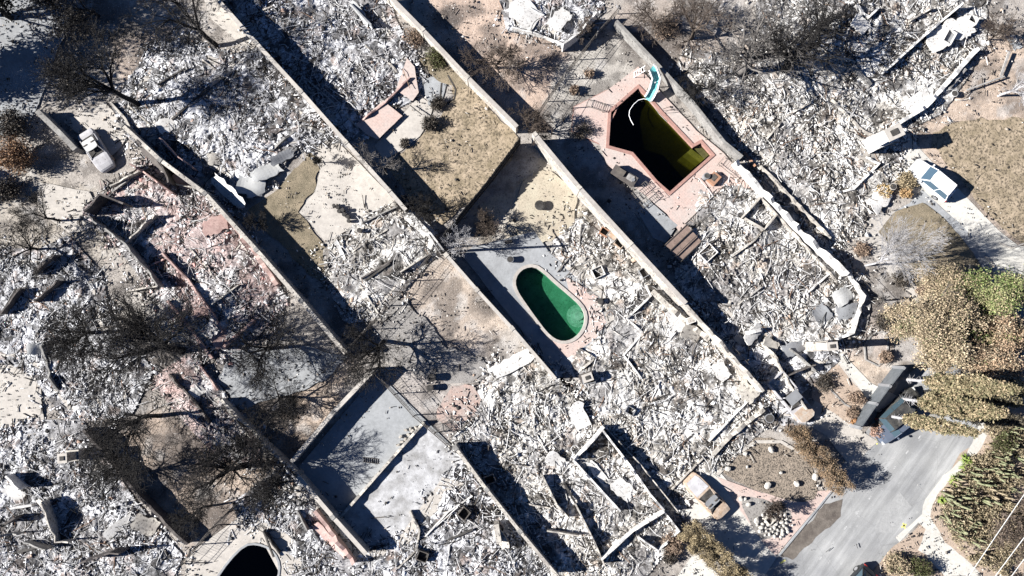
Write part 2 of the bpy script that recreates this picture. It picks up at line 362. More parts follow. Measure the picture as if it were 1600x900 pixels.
nt.links.new(col, b.inputs['Base Color']); b.inputs['Roughness'].default_value = .95; b.inputs['Specular IOR Level'].default_value = .15
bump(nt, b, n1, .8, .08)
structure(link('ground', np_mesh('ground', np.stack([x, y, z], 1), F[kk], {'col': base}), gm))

Z = [0.004]
def nz(): Z[0] += .004; return Z[0]
# ---- roads, paths, lawns, patios
ROAD = [(1217, 868), (1412, 590), (1470, 540), (1640, 420), (1640, 560), (1553, 650), (1513, 713), (1477, 740), (1447, 787), (1440, 813), (1400, 853), (1355, 900), (1310, 960), (1150, 960)]
def offm(pts): return pts
sheet('road', ROAD, M['asphalt'], nz(), .12, seed=3)
sheet('road_patch', z3([(615, 505), (675, 575), (580, 700), (495, 690), (545, 600)], 1200, 600), rough_mat('patched_asphalt', (.38, .38, .375), (.31, .31, .31), .5, (.2, .2, .2), 12, .36), nz(), .03)
mb = MB()
def dash(a, b, w=.12, dst=mb, z=None):
    (x0, y0), (x1, y1) = P(*a), P(*b); dd = math.dist((x0, y0), (x1, y1)); nxv, nyv = -(y1 - y0) / dd * w / 2, (x1 - x0) / dd * w / 2
    zz = z; dst.add([(x0 + nxv, y0 + nyv, zz), (x0 - nxv, y0 - nyv, zz), (x1 - nxv, y1 - nyv, zz), (x1 + nxv, y1 + nyv, zz)], [(0, 1, 2, 3)])
zc = nz()
for i in range(9):
    t0, t1 = i / 9, i / 9 + .025; A, B = (1439, 680), (1265, 893)
    dash((A[0] + (B[0] - A[0]) * t0, A[1] + (B[1] - A[1]) * t0), (A[0] + (B[0] - A[0]) * t1, A[1] + (B[1] - A[1]) * t1), .13, mb, zc)
structure(mb.build('road_marking', M['paint']))
mb = MB()
for a, b_ in [((1363, 688), (1371, 694)), ((1366, 694), (1369, 687)), ((1408, 824), (1416, 819)), ((1411, 817), (1414, 826)), ((1219, 880), (1227, 875))]: dash(a, b_, .16, mb, zc)
structure(mb.build('survey_marking', M['ypaint']))
sheet('road_stain', z3([(60, 800), (270, 560), (350, 540), (345, 620), (230, 720), (110, 830)], 1200, 600), M['scorch'], nz(), .35)
sheet('verge', z3([(1075, 150), (1200, 60), (1200, 900), (480, 900), (560, 790), (700, 680), (735, 570), (810, 470), (900, 330), (1000, 270)], 1200, 600), M['tan'], nz(), .25)
sheet('path', z3([(985, 200), (1070, 145), (1000, 300), (950, 360), (850, 450), (790, 520), (760, 620), (830, 740), (960, 850), (1000, 900), (830, 900), (740, 800), (700, 780), (740, 680), (700, 650), (620, 740), (600, 720), (720, 610), (735, 540), (820, 430), (930, 330)], 1200, 600), M['driveway'], nz(), .15)
# driveways
sheet('driveway', [(1392, 232), (1415, 205), (1440, 236), (1560, 360), (1592, 385), (1640, 380), (1640, 470), (1590, 440), (1556, 432), (1552, 410), (1500, 350), (1440, 296), (1412, 270)], M['driveway'], nz(), 0)
sheet('path', [(1340, 345), (1370, 345), (1380, 338), (1420, 318), (1440, 296), (1500, 350), (1552, 410), (1556, 438), (1548, 442), (1520, 395), (1470, 335), (1445, 317), (1420, 325), (1385, 342), (1360, 350), (1420, 430), (1455, 475), (1435, 480), (1400, 420)], M['greycon'], nz(), .08)
sheet('driveway', [(1090, 728), (1120, 732), (1140, 755), (1215, 868), (1175, 930), (1100, 840), (1060, 790)], M['driveway'], nz(), 0)
sheet('driveway', [(1262, 650), (1300, 560), (1320, 548), (1345, 600), (1382, 622), (1345, 672), (1372, 690), (1330, 730), (1290, 680), (1265, 665)], M['concrete'], nz(), .1)
sheet('path', [(1296, 548), (1312, 548), (1360, 598), (1400, 618), (1375, 652), (1350, 615)], M['driveway'], nz(), 0)
sheet('garden_bed', [(1300, 560), (1345, 612), (1358, 628), (1340, 672), (1268, 622), (1275, 570)], M['tan'], nz(), .15)
sheet('sidewalk', [(1120, 745), (1190, 770), (1240, 770), (1300, 765), (1212, 868), (1195, 852)], M['deck'], nz(), 0)
sheet('driveway', [(1030, 940), (1085, 862), (1125, 900), (1150, 940)], M['driveway'], nz(), 0)
sheet('lawn', chaikin([(1122, 735), (1130, 705), (1165, 683), (1215, 685), (1262, 715), (1280, 760), (1270, 785), (1225, 782), (1160, 758)], 1), M['mulch'], nz(), .12)
sheet('garden_bed', chaikin([(1152, 776), (1180, 776), (1220, 790), (1240, 800), (1225, 830), (1195, 845), (1180, 835)], 1), M['ashsoil'], nz(), .12)
sheet('lawn', [(1362, 348), (1400, 330), (1440, 316), (1470, 335), (1520, 395), (1545, 440), (1480, 470), (1440, 460), (1400, 400)], M['lawngreen'], nz(), .15)
sheet('lawn', chaikin([(1440, 210), (1500, 190), (1640, 180), (1640, 400), (1590, 380), (1540, 330), (1500, 280)], 1), M['lawn'], nz(), .5)
sheet('garden_path', [(1398, 330), (1345, 345), (1340, 370), (1380, 420), (1430, 470), (1450, 490), (1455, 478), (1410, 420), (1372, 362)], M['concrete'], nz(), .2)
# left / middle paving
sheet('patio', [(483, 212), (512, 205), (640, 335), (625, 342), (580, 342), (545, 362), (517, 388), (490, 355), (468, 332), (492, 300), (500, 270)], M['concrete'], nz(), .06)
sheet('patio', [(585, 228), (655, 150), (678, 165), (670, 190), (657, 213), (628, 235), (600, 250)], M['concrete'], nz(), .08)
sheet('patio', [(655, 125), (680, 118), (700, 130), (690, 160), (670, 165)], M['greycon'], nz(), .2)
sheet('lawn', [(605, 258), (660, 215), (705, 160), (712, 120), (690, 95), (740, 140), (810, 215), (800, 250), (740, 315), (690, 350), (650, 325)], M['lawn'], nz(), .45)
sheet('lawn', [(655, 95), (685, 85), (700, 90), (720, 118), (735, 140), (690, 130)], M['lawngreen'], nz(), .3)
sheet('lawn', [(388, 330), (440, 290), (485, 235), (498, 262), (490, 300), (466, 332), (508, 385), (515, 430), (530, 470), (500, 440), (440, 385)], M['lawngreen'], nz(), .4)
sheet('court', [(590, 582), (664, 655), (732, 722), (640, 850), (576, 862), (467, 730)], M['court'], nz(), 0)
sheet('court_ash', [(662, 660), (728, 720), (640, 846), (577, 858), (532, 812), (600, 732)], rough_mat('ash_film', (.56, .56, .57), (.27, .265, .26), .7, (.12, .12, .12), 5, .36), nz(), .04)
sheet('driveway', [(100, 190), (165, 160), (205, 205), (190, 230), (170, 250), (140, 225)], M['concrete'], nz(), .1)
sheet('street', [(-60, -60), (75, -60), (110, 30), (80, 120), (45, 200), (-60, 230)], M['greycon'], nz(), .3)
sheet('path', [(337, -30), (402, 62), (395, 85), (330, 30), (310, -30)], M['concrete'], nz(), .05)
sheet('driveway', [(60, 285), (140, 300), (170, 350), (110, 365), (60, 330)], M['concrete'], nz(), .1)
sheet('patio', [(-60, 560), (20, 555), (65, 600), (70, 660), (20, 680), (-60, 690)], M['concrete'], nz(), .15)
sheet('path', [(175, 470), (210, 455), (240, 460), (310, 520), (330, 560), (300, 530), (235, 540)], M['concrete'], nz(), .15)
sheet('driveway', [(60, 745), (120, 700), (150, 770), (175, 800), (130, 880), (90, 860)], M['greycon'], nz(), .5)
sheet('patio', [(290, 870), (385, 800), (440, 830), (450, 900), (420, 960), (300, 960)], M['concrete'], nz(), .12, holes=[POOL_BLACK])
sheet('driveway', [(360, 545), (480, 540), (545, 560), (500, 600), (380, 640), (340, 590)], M['greycon'], nz(), .5)
sheet('path', [(600, 470), (640, 470), (700, 545), (760, 555), (770, 590), (700, 600), (590, 560)], M['ashsoil'], nz(), .6)
sheet('dirt_patch', chaikin([(675, 640), (715, 598), (742, 605), (752, 630), (735, 660), (700, 670)], 1), rough_mat('pink_soil', (.46, .33, .28), (.40, .34, .31), 1.2, (.2, .16, .14), 7, .40), nz(), .7)
sheet('lawn', chaikin([(800, 330), (830, 262), (880, 275), (905, 320), (895, 360), (850, 385), (810, 375)], 1), rough_mat('pale_gravel', (.5, .45, .35), (.42, .36, .28), .8, (.2, .17, .13), 9, .4), nz(), .4)
# pool decks
DECK_O = [(722, 400), (740, 385), (835, 362), (858, 395), (905, 432), (935, 460), (948, 505), (940, 528), (905, 548), (895, 570), (872, 592), (810, 510)]
sheet('pool_deck', DECK_O, M['greycon'], nz(), .05, holes=[POOL_OVAL])
sheet('pool_deck_paving', z3([(250, 400), (330, 440), (400, 490), (440, 610), (395, 680), (330, 730), (290, 790), (230, 760), (190, 700), (225, 712), (285, 700), (325, 672), (352, 628), (352, 570), (325, 520), (265, 466)], 800, 300), M['deck'], nz(), .1)
DECK_A = [(997, 105), (1037, 150), (1088, 205), (1130, 240), (1148, 262), (1100, 300), (1060, 362), (1042, 335), (1000, 300), (948, 258), (936, 225), (893, 205), (897, 168), (948, 142)]
sheet('pool_deck', DECK_A, M['deck'], nz(), .04, holes=[POOL_ANG])
sheet('terrace', [(1060, 362), (1100, 300), (1148, 258), (1190, 285), (1150, 320), (1090, 372)], M['deck'], nz(), .15)
sheet('patio', [(995, 330), (1012, 312), (1058, 352), (1040, 380), (1020, 372)], M['greycon'], nz(), .05)
sheet('terrace', z3([(470, 590), (540, 530), (600, 480), (690, 550), (575, 660), (530, 640)], 400, 0), M['deck'], nz() + .25, .05)
sheet('terrace', z3([(680, 370), (710, 280), (745, 320), (765, 440), (735, 480), (660, 430)], 400, 0), M['deck'], nz() + .25, .05)

# ---------------------------------------------------------------- pools
def water_mat(name, tint, dens, vol):
    m, nt, b = new_mat(name); nt.nodes.remove(b); out = nt.nodes['Material Output']
    tr = N(nt, 'ShaderNodeBsdfTransparent'); tr.inputs[0].default_value = (*tint, 1)
    gl = N(nt, 'ShaderNodeBsdfGlossy'); gl.inputs['Roughness'].default_value = .08
    mx = N(nt, 'ShaderNodeMixShader'); lw = N(nt, 'ShaderNodeFresnel'); lw.inputs[0].default_value = 1.33
    ge = N(nt, 'ShaderNodeNewGeometry'); mm = N(nt, 'ShaderNodeMath', operation='SUBTRACT', use_clamp=True); nt.links.new(lw.outputs[0], mm.inputs[0]); nt.links.new(ge.outputs['Backfacing'], mm.inputs[1]); nt.links.new(mm.outputs[0], mx.inputs[0]); nt.links.new(tr.outputs[0], mx.inputs[1]); nt.links.new(gl.outputs[0], mx.inputs[2])
    va = N(nt, 'ShaderNodeVolumeAbsorption'); va.inputs['Color'].default_value = (*vol, 1); va.inputs['Density'].default_value = dens
    nt.links.new(mx.outputs[0], out.inputs['Surface']); nt.links.new(va.outputs[0], out.inputs['Volume']); return m
def pool(poly, label, wm, floor_m, cop_m, depth_f, wz=-.12, cop=.3, copz=.07, zshift=0):
    pts = PP(poly); n = len(pts)
    t = thing('swimming_pool', label, 'swimming pool', (0, 0, 0))
    a = sum(pts[i][0] * pts[(i + 1) % n][1] - pts[(i + 1) % n][0] * pts[i][1] for i in range(n))
    if a < 0: pts = pts[::-1]
    def off(dv):
        out = []
        for i in range(n):
            p0, p1, p2 = Vector(pts[i - 1]), Vector(pts[i]), Vector(pts[(i + 1) % n])
            d1 = (p1 - p0).normalized(); d2 = (p2 - p1).normalized(); n1 = Vector((d1.y, -d1.x)); n2 = Vector((d2.y, -d2.x))
            bb = (n1 + n2).normalized(); out.append(tuple(p1 + bb * dv / max(.5, bb.dot(n1))))
        return out
    oo = off(cop)
    mb = MB(); z1 = Z[0] + copz
    v = [(*p, z1) for p in pts] + [(*p, z1) for p in oo] + [(*p, -.1) for p in oo] + [(*p, wz - .1) for p in pts]; f = []
    for i in range(n):
        j = (i + 1) % n; f += [(i, n + i, n + j, j), (n + i, 2 * n + i, 2 * n + j, n + j), (i, j, 3 * n + j, 3 * n + i)]
    mb.add(v, f); mb.build('coping', cop_m, t)
    # basin: walls + sloping floor
    bm = bmesh.new(); top = [bm.verts.new((*p, wz - .1)) for p in pts]; ins = [bm.verts.new((p[0], p[1], depth_f(*p))) for p in pts]
    for i in range(n): bm.faces.new((top[i], top[(i + 1) % n], ins[(i + 1) % n], ins[i]))
    bm.faces.new(ins); bmesh.ops.triangulate(bm, faces=[fc for fc in bm.faces if len(fc.verts) > 4])
    me = bpy.data.meshes.new('basin'); bm.to_mesh(me); bm.free(); link('basin', me, floor_m, t)
    # water body
    sh = off(-.01); mb = MB(); nn = len(sh); v = [(*p, wz) for p in sh] + [(p[0], p[1], depth_f(*p) + .03) for p in sh]
    f = [tuple(range(nn)), tuple(range(2 * nn - 1, nn - 1, -1))] + [(i, nn + i, nn + (i + 1) % nn, (i + 1) % nn) for i in range(nn)]
    mb.add(v, f); mb.build('water', wm, t)
    return t
fl1 = rough_mat('algae_pool_floor', (.30, .42, .34), (.16, .27, .20), 1.1, (.03, .12, .06), 5, .38, .8, 0)
fl2 = rough_mat('murky_pool_floor', (.34, .34, .12), (.2, .21, .07), .6, (.1, .1, .04), 5, .36, .8, 0)
c1 = P(852, 478)
p1 = pool(POOL_OVAL, 'oval backyard pool of bright green water with dark leaves and round steps', water_mat('green_pool_water', (.70, .86, .80), .40, (.3, .7, .55)), fl1, M['palecoping'], lambda X_, Y_: -1.25)
c2 = P(1035, 220); nel1 = P(1000, 142); _e = P(1081, 231); _l = math.dist(nel1, _e); nen = (-(_e[1] - nel1[1]) / _l * -1 * -1, (_e[0] - nel1[0]) / _l)
p2 = pool(POOL_ANG, 'large angular pool of murky olive black water edged in brick', water_mat('murky_pool_water', (.62, .62, .44), 1.4, (.46, .46, .14)), fl2, M['coping'], lambda X_, Y_: -2.6 + 1.5 * max(0, 1 - (((nel1[0] - X_) * nen[0] + (nel1[1] - Y_) * nen[1]) / 5.0)))
p3 = pool(POOL_BLACK, 'round pool of black sooty water cut by the bottom edge', water_mat('black_pool_water', (.25, .27, .25), 1.2, (.1, .1, .1)), M['char'], M['greycon'], lambda X_, Y_: -2.0, cop=.2)
# steps in the oval pool and in the angular pool
sx, sy = P(905, 493)
mb = MB()
for k, r in enumerate((1.15, .8, .45)):
    arc = [(sx + r * math.cos(a), sy + r * math.sin(a)) for a in [2 * math.pi * i / 20 for i in range(20)]]
    arc = [p for p in arc]
    mb.prism([(p[0], p[1]) for p in arc], -1.2, -.95 + k * .25)
mb.build('pool_step', fl1, p1)
mb = MB(); A = Vector(P(1081, 231)); B = Vector(P(1102, 247)); dv = Vector(P(1085, 252)) - Vector(P(1094, 228))
for k in range(3):
    o = Vector((-.35, -.28)) * k * 1.1; a = A + o; b_ = B + o
    mb.prism([tuple(a), tuple(b_), tuple(b_ + Vector((-.4, -.35))), tuple(a + Vector((-.4, -.35)))], -2.0, -.28 - .3 * k)
mb.build('pool_step', fl2, p2)
# small rectangular spa recess cover at the steps of the angular pool
mb = MB()
q = PP(z3([(858, 690), (882, 678), (926, 724), (905, 742)], 800, 0)); mb.prism(q, -.4, -.24); mb.build('pool_bench', M['ashwood'], p2)

# ---------------------------------------------------------------- ash rubble of the ruins
PAL = {
 0: [((.80, .80, .82), .34), ((.58, .58, .60), .22), ((.34, .34, .35), .17), ((.13, .13, .13), .12), ((.035, .033, .033), .14), ((.42, .30, .24), .03)],
 1: [((.84, .82, .79), .42), ((.64, .61, .56), .24), ((.46, .43, .39), .15), ((.2, .18, .16), .07), ((.05, .045, .04), .08), ((.5, .37, .28), .04)],
 2: [((.76, .74, .74), .34), ((.56, .53, .52), .20), ((.58, .44, .41), .12), ((.36, .34, .33), .14), ((.05, .045, .045), .15), ((.42, .24, .22), .05)],
}
rub_m, nt, b = new_mat('ash_and_plaster_rubble'); at = N(nt, 'ShaderNodeAttribute', attribute_name='col'); v = wpos(nt)
f = ramp(nt, noise_f(nt, v, 6, 5, .75), [(.32, g(.45)), (.5, g(.95)), (.7, g(1.12))])
col = mix(nt, .8, at.outputs['Color'], f, 'MULTIPLY')
col = mix(nt, ramp(nt, noise_f(nt, v, 11, 3, .6), [(.33, g(.9)), (.39, g(0))]), col, (.05, .045, .045))
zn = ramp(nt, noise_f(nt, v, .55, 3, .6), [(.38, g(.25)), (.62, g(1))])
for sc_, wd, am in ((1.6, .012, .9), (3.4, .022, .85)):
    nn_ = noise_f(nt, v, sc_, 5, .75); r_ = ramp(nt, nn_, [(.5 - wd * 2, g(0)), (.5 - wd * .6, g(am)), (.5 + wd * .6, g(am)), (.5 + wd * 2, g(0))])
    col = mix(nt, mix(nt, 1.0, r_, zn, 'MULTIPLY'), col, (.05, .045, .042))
nt.links.new(col, b.inputs['Base Color']); b.inputs['Roughness'].default_value = .95; b.inputs['Specular IOR Level'].default_value = .1
bump(nt, b, noise_f(nt, v, 9, 4, .7), .6, .06)
shard_m = attr_mat('rubble_pieces', var=.3)

def rub_height(x, y, sd, s):
    amp = sstep(-.3, 1.6, sd + (fbm(x * .8, y * .8, 3, s + 3) - .5) * 2.2)
    big = fbm(x * .22, y * .22, 3, s); mid = fbm(x * 1.1, y * 1.1, 3, s + 7)
    wx = x + (vnoise(x * 2.1, y * 2.1, s + 4) - .5) * .7; wy = y + (vnoise(x * 2.1 + 7, y * 2.1, s + 5) - .5) * .7
    w1, w2, cid = worley(wx * 1.1, wy * 1.1, s + 1); v1, v2, cid2 = worley(wx * 3.1 + 9, wy * 2.5, s + 2)
    c1 = np.abs(fbm(x * 1.5, y * 1.5, 3, s + 21) - .5); c2 = np.abs(fbm(x * 3.3, y * 3.3, 2, s + 22) - .5)
    zone = sstep(.42, .6, fbm(x * .3 + 5, y * .3, 3, s + 23))
    h = .12 + .4 * np.clip(big - .35, 0, 1) + .34 * (mid - .4) + .10 * (cid > .86) * (cid - .5) * sstep(.03, .12, w2 - w1) + (.02 + .07 * zone) * (cid2 > .6) * sstep(.02, .1, v2 - v1)
    drift = sstep(.49, .58, fbm(x * .45 + 3, y * .45, 4, s + 30)); zone = zone * (1 - .8 * drift)
    h = h * (1 - .0 * drift) - .12 * (1 - drift) * (1 - sstep(.0, .03, c1)) - (.02 + .07 * zone) * (1 - sstep(0, .05, c2)) + (.015 + .055 * zone) * (vnoise(x * 6, y * 6, s + 24) - .5)
    return -.06 + amp * np.clip(h, .015, 2), cid, cid2, big, mid
ALLS = []
def shards(name, X0, Y0, Z0, L, palette, m, label, stick=.12, flat=.25, ti=26, tone=None, kind='stuff', parent=None, dark=0):
    n = len(X0)
    isst = rng.random(n) < stick; SL = np.clip(rng.lognormal(-.6, .5, n), .2, 2.2) if stick < .28 else L * 3
    Lx = np.where(isst, SL, L); Ly = np.where(isst, rng.uniform(.025, .065, n), L * rng.uniform(.35, 1, n))
    Lz = np.where(isst, rng.uniform(.03, .07, n), np.minimum(L * rng.uniform(.06, .28, n), .07))
    cube = np.array([(x, y, z) for z in (-.5, .5) for y in (-.5, .5) for x in (-.5, .5)])
    v = cube[None] + np.where(isst[:, None, None], 0, 1) * rng.uniform(-.17, .17, (n, 8, 3))
    v = v * np.stack([Lx, Ly, Lz], 1)[:, None]
    t = R(ti) * np.clip(rng.normal(0, .5, (n, 2)), -1.6, 1.6); t = np.where(isst[:, None], t * .3, t); yaw = rng.uniform(0, 2 * math.pi, n)
    cx, sx_ = np.cos(t[:, 0])[:, None], np.sin(t[:, 0])[:, None]; cy, sy_ = np.cos(t[:, 1])[:, None], np.sin(t[:, 1])[:, None]; cz, sz = np.cos(yaw)[:, None], np.sin(yaw)[:, None]
    y1 = v[..., 1] * cx - v[..., 2] * sx_; z1 = v[..., 1] * sx_ + v[..., 2] * cx
    x2 = v[..., 0] * cy + z1 * sy_; z2 = -v[..., 0] * sy_ + z1 * cy
    V = np.stack([x2 * cz - y1 * sz + X0[:, None], x2 * sz + y1 * cz + Y0[:, None], z2 + Z0[:, None]], -1).reshape(-1, 3)
    q = np.array([(0, 2, 3, 1), (4, 5, 7, 6), (0, 1, 5, 4), (2, 6, 7, 3), (0, 4, 6, 2), (1, 3, 7, 5)])
    F = (q[None] + np.arange(n)[:, None, None] * 8).reshape(-1, 4)
    pc = np.array([c for c, _ in palette]); pw = np.array([w for _, w in palette]); pw = pw / pw.sum()
    ci = rng.choice(len(pc), n, p=pw)
    colr = pc[ci] * rng.uniform(.8, 1.15, (n, 1)); sd_ = rng.random(n)
    colr = np.where((isst & (sd_ < .6))[:, None], np.array([[.035, .03, .028]]), colr)
    if tone is not None: colr = colr * tone[:, None]
    o = link(name, np_mesh(name, V, F, {'col': np.clip(np.repeat(colr, 8, 0), 0, .88)}), m, parent)
    if parent is None: tag(o, label, 'rubble', None, kind)
    else: o['kind'] = kind
    return o

HT = {}
KEEP_OUT = [(POOL_OVAL, 1.0), (POOL_ANG, 1.0), (POOL_BLACK, 1.2), (DECK_A, -.2), ([(1392, 232), (1415, 205), (1440, 236), (1592, 385), (1500, 350), (1412, 270)], 0), ([(592, 585), (664, 655), (728, 720), (640, 830), (576, 858), (470, 730)], .3), ([(1095, 735), (1140, 755), (1215, 868), (1060, 790)], 0)]
for hi, (hk, H) in enumerate(HOUSES.items()):
    poly = PP(H['poly']); pa = np.array(poly); s = 100 + hi * 13; st = .10
    xs = np.arange(max(pa[:, 0].min() - .8, -53), min(pa[:, 0].max() + .8, 53), st); ys = np.arange(max(pa[:, 1].min() - .8, -32.5), min(pa[:, 1].max() + .8, 30), st)
    X, Y = np.meshgrid(xs, ys); sh = X.shape; x, y = X.ravel(), Y.ravel(); x = x + (h2(x * 50, y * 50, 1) - .5) * .05; y = y + (h2(x * 50, y * 50, 2) - .5) * .05
    sd = np.minimum(sdist(x, y, poly), np.minimum.reduce([-sdist(x, y, PP(q_)) - m_ for q_, m_ in KEEP_OUT]))
    hgt, cid, cid2, big, mid = rub_height(x, y, sd, s)
    z = hgt + Z[0] + .01
    pal = PAL[H['tint']]; pc = [np.array(c) for c, _ in pal]
    # material patches: white ash drifts, grey plaster, charcoal
    k = fbm(x * .45 + 3, y * .45, 4, s + 30); k2 = fbm(x * 1.6, y * 1.6 + 4, 3, s + 50)
    colr = pc[1][None] * np.ones((len(x), 1))
    def L2(mk, c):
        global colr
        colr = colr * (1 - mk[:, None]) + np.array(c)[None] * mk[:, None]
    L2(sstep(.46, .56, k), pc[0]); L2(sstep(.5, .38, k) * .0 + (1 - sstep(.34, .46, k)) * .75, pc[2]); L2((1 - sstep(.30, .40, k2)) * .75, pc[3])
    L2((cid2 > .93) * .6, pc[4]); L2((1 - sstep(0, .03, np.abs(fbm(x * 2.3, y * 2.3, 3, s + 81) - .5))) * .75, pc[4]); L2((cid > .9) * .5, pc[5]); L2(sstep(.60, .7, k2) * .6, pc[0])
    L2(sstep(.57, .66, fbm(x * .8 + 50, y * .8, 4, s + 60)) * .8, pc[4]); L2(sstep(.56, .66, fbm(x * .35 + 90, y * .35, 4, s + 61)) * .7, (.27, .26, .26))
    if H['tint'] == 2: L2(sstep(.5, .62, fbm(x * .35 + 20, y * .35, 3, s + 70)) * .5, (.60, .42, .38))
    ins = sd > -.7
    idx = np.arange(len(x)).reshape(sh); Fq = np.stack([idx[:-1, :-1], idx[:-1, 1:], idx[1:, 1:], idx[1:, :-1]], -1).reshape(-1, 4)
    Fq = Fq[ins[Fq].all(1)]; used = np.unique(Fq); rm = np.zeros(len(x), int); rm[used] = np.arange(len(used))
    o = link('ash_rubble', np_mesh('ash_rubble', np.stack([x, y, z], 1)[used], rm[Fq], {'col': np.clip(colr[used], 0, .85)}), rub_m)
    tag(o, 'heaped white ash and plaster of the ruin ' + H['lab'], 'ash rubble', None, 'stuff')
    # loose pieces
    A = (pa[:, 0].max() - pa[:, 0].min()) * (pa[:, 1].max() - pa[:, 1].min()); n = int(A * 78)
    X0 = rng.uniform(pa[:, 0].min() - 2.5, pa[:, 0].max() + 2.5, n); Y0 = rng.uniform(pa[:, 1].min() - 2.5, pa[:, 1].max() + 2.5, n)
    sd = np.minimum(sdist(X0, Y0, poly), np.minimum.reduce([-sdist(X0, Y0, PP(q_)) - m_ for q_, m_ in KEEP_OUT])); dens = .9 * sstep(-2.2, 1.0, sd + (fbm(X0 * .6, Y0 * .6, 3, s + 95) - .5) * 3) * (.25 + 1.1 * sstep(.35, .65, fbm(X0 * .5, Y0 * .5, 3, s + 90))) * (1 - .62 * sstep(.49, .58, fbm(X0 * .45 + 3, Y0 * .45, 4, s + 30)))
    for pl in (POOL_OVAL, POOL_ANG, POOL_BLACK): dens = np.where(sdist(X0, Y0, PP(pl)) > -.4, 0, dens)
    kp = (rng.random(n) < dens) & (np.abs(X0) < 52) & (Y0 > -32) & (Y0 < 30); X0, Y0, sd = X0[kp], Y0[kp], sd[kp]
    hh = rub_height(X0, Y0, sd, s)[0]
    L = np.clip(rng.lognormal(-2.5, .62, len(X0)), .035, .42)
    kk2 = fbm(X0 * .45 + 3, Y0 * .45, 4, s + 30)
    shards('rubble', X0, Y0, np.maximum(hh, 0) + Z[0] + np.minimum(L, .5) * .06, L, pal, shard_m, 'loose broken pieces and splinters strewn over the ruin ' + H['lab'], stick=.22, tone=.86 + .4 * sstep(.36, .6, kk2))
def extras(hk, H, hi):
    poly = PP(H['poly']); pa = np.array(poly); A = abs(sum(poly[i][0] * poly[(i + 1) % len(poly)][1] - poly[(i + 1) % len(poly)][0] * poly[i][1] for i in range(len(poly)))) / 2
    n = int(A * 3.8); X0 = rng.uniform(pa[:, 0].min(), pa[:, 0].max(), n); Y0 = rng.uniform(pa[:, 1].min(), pa[:, 1].max(), n)
    sd = np.minimum(sdist(X0, Y0, poly), np.minimum.reduce([-sdist(X0, Y0, PP(q_)) - m_ for q_, m_ in KEEP_OUT])); kp = (sd > .4) & (np.abs(X0) < 52) & (Y0 > -32) & (Y0 < 30); X0, Y0, sd = X0[kp], Y0[kp], sd[kp]
    n = len(X0); hh = np.maximum(rub_height(X0, Y0, sd, 100 + hi * 13)[0], 0); k = 0
    X1, Y1, Z1 = X0[k:], Y0[k:], hh[k:] + Z[0] + .08; n = len(X1); a = rng.uniform(0, 6.28, n); P0 = np.stack([X1, Y1, Z1], 1); SP0, SP1 = [], []
    L = rng.uniform(.15, .5, n); c = rng.normal(0, 1, n) * rng.choice([.05, .45], n, p=[.65, .35])
    for i in range(5): P1 = P0 + np.stack([np.cos(a) * L, np.sin(a) * L, rng.normal(0, .05, n)], 1); P1[:, 2] = np.maximum(P1[:, 2], Z[0] + .05); SP0.append(P0); SP1.append(P1); P0 = P1; a = a + c + rng.normal(0, .15, n)
    rad = np.tile(rng.uniform(.018, .038, n), 5); V, F = frusta(np.concatenate(SP0), np.concatenate(SP1), rad, rad, 4)
    colr = np.array([(.03, .028, .026), (.12, .10, .08), (.62, .61, .60), (.24, .15, .10)])[rng.choice(4, n, p=[.40, .12, .44, .04])]
    tag(link('rubble', np_mesh('rubble', V, F, {'col': np.repeat(np.tile(colr, (5, 1)), 8, 0)}), shard_m), 'twisted burnt pipes and wires tangled on the ruin ' + H['lab'], 'rubble', None, 'stuff')
def hgt_at(px, py, hk=None):
    return .25

# thin litter over yards, paths
n = 42000
X0 = rng.uniform(-52, 52, n); Y0 = rng.uniform(-31, 29, n)
dens = sstep(.42, .62, fbm(X0 * .35, Y0 * .35, 4, 777)) * .8 + .05
for pl, f_ in ((ROAD, .04), ([(1440, 210), (1640, 180), (1640, 400), (1500, 280)], .25), ([(590, 582), (732, 722), (576, 862), (467, 730)], .25)): dens = np.where(sdist(X0, Y0, PP(pl)) > 0, dens * f_, dens)
for pl in (POOL_OVAL, POOL_ANG, POOL_BLACK): dens = np.where(sdist(X0, Y0, PP(pl)) > -.05, 0, dens)
for pl in (DECK_A, DECK_O, [(1392, 232), (1440, 236), (1560, 360), (1640, 380), (1640, 470), (1556, 432), (1412, 270)], [(1090, 728), (1120, 732), (1215, 868), (1175, 930), (1060, 790)]): dens = np.where(sdist(X0, Y0, PP(pl)) > 0, dens * .3, dens)
kp = rng.random(n) < dens; X0, Y0 = X0[kp], Y0[kp]; L = np.clip(rng.lognormal(-2.55, .5, len(X0)), .04, .3)
shards('debris', X0, Y0, Z[0] + L * .15, L, [((.06, .055, .05), .40), ((.2, .18, .16), .2), ((.6, .57, .53), .22), ((.35, .3, .25), .18)], shard_m, 'scattered char crumbs, twigs and small stones across the yards', stick=.3)

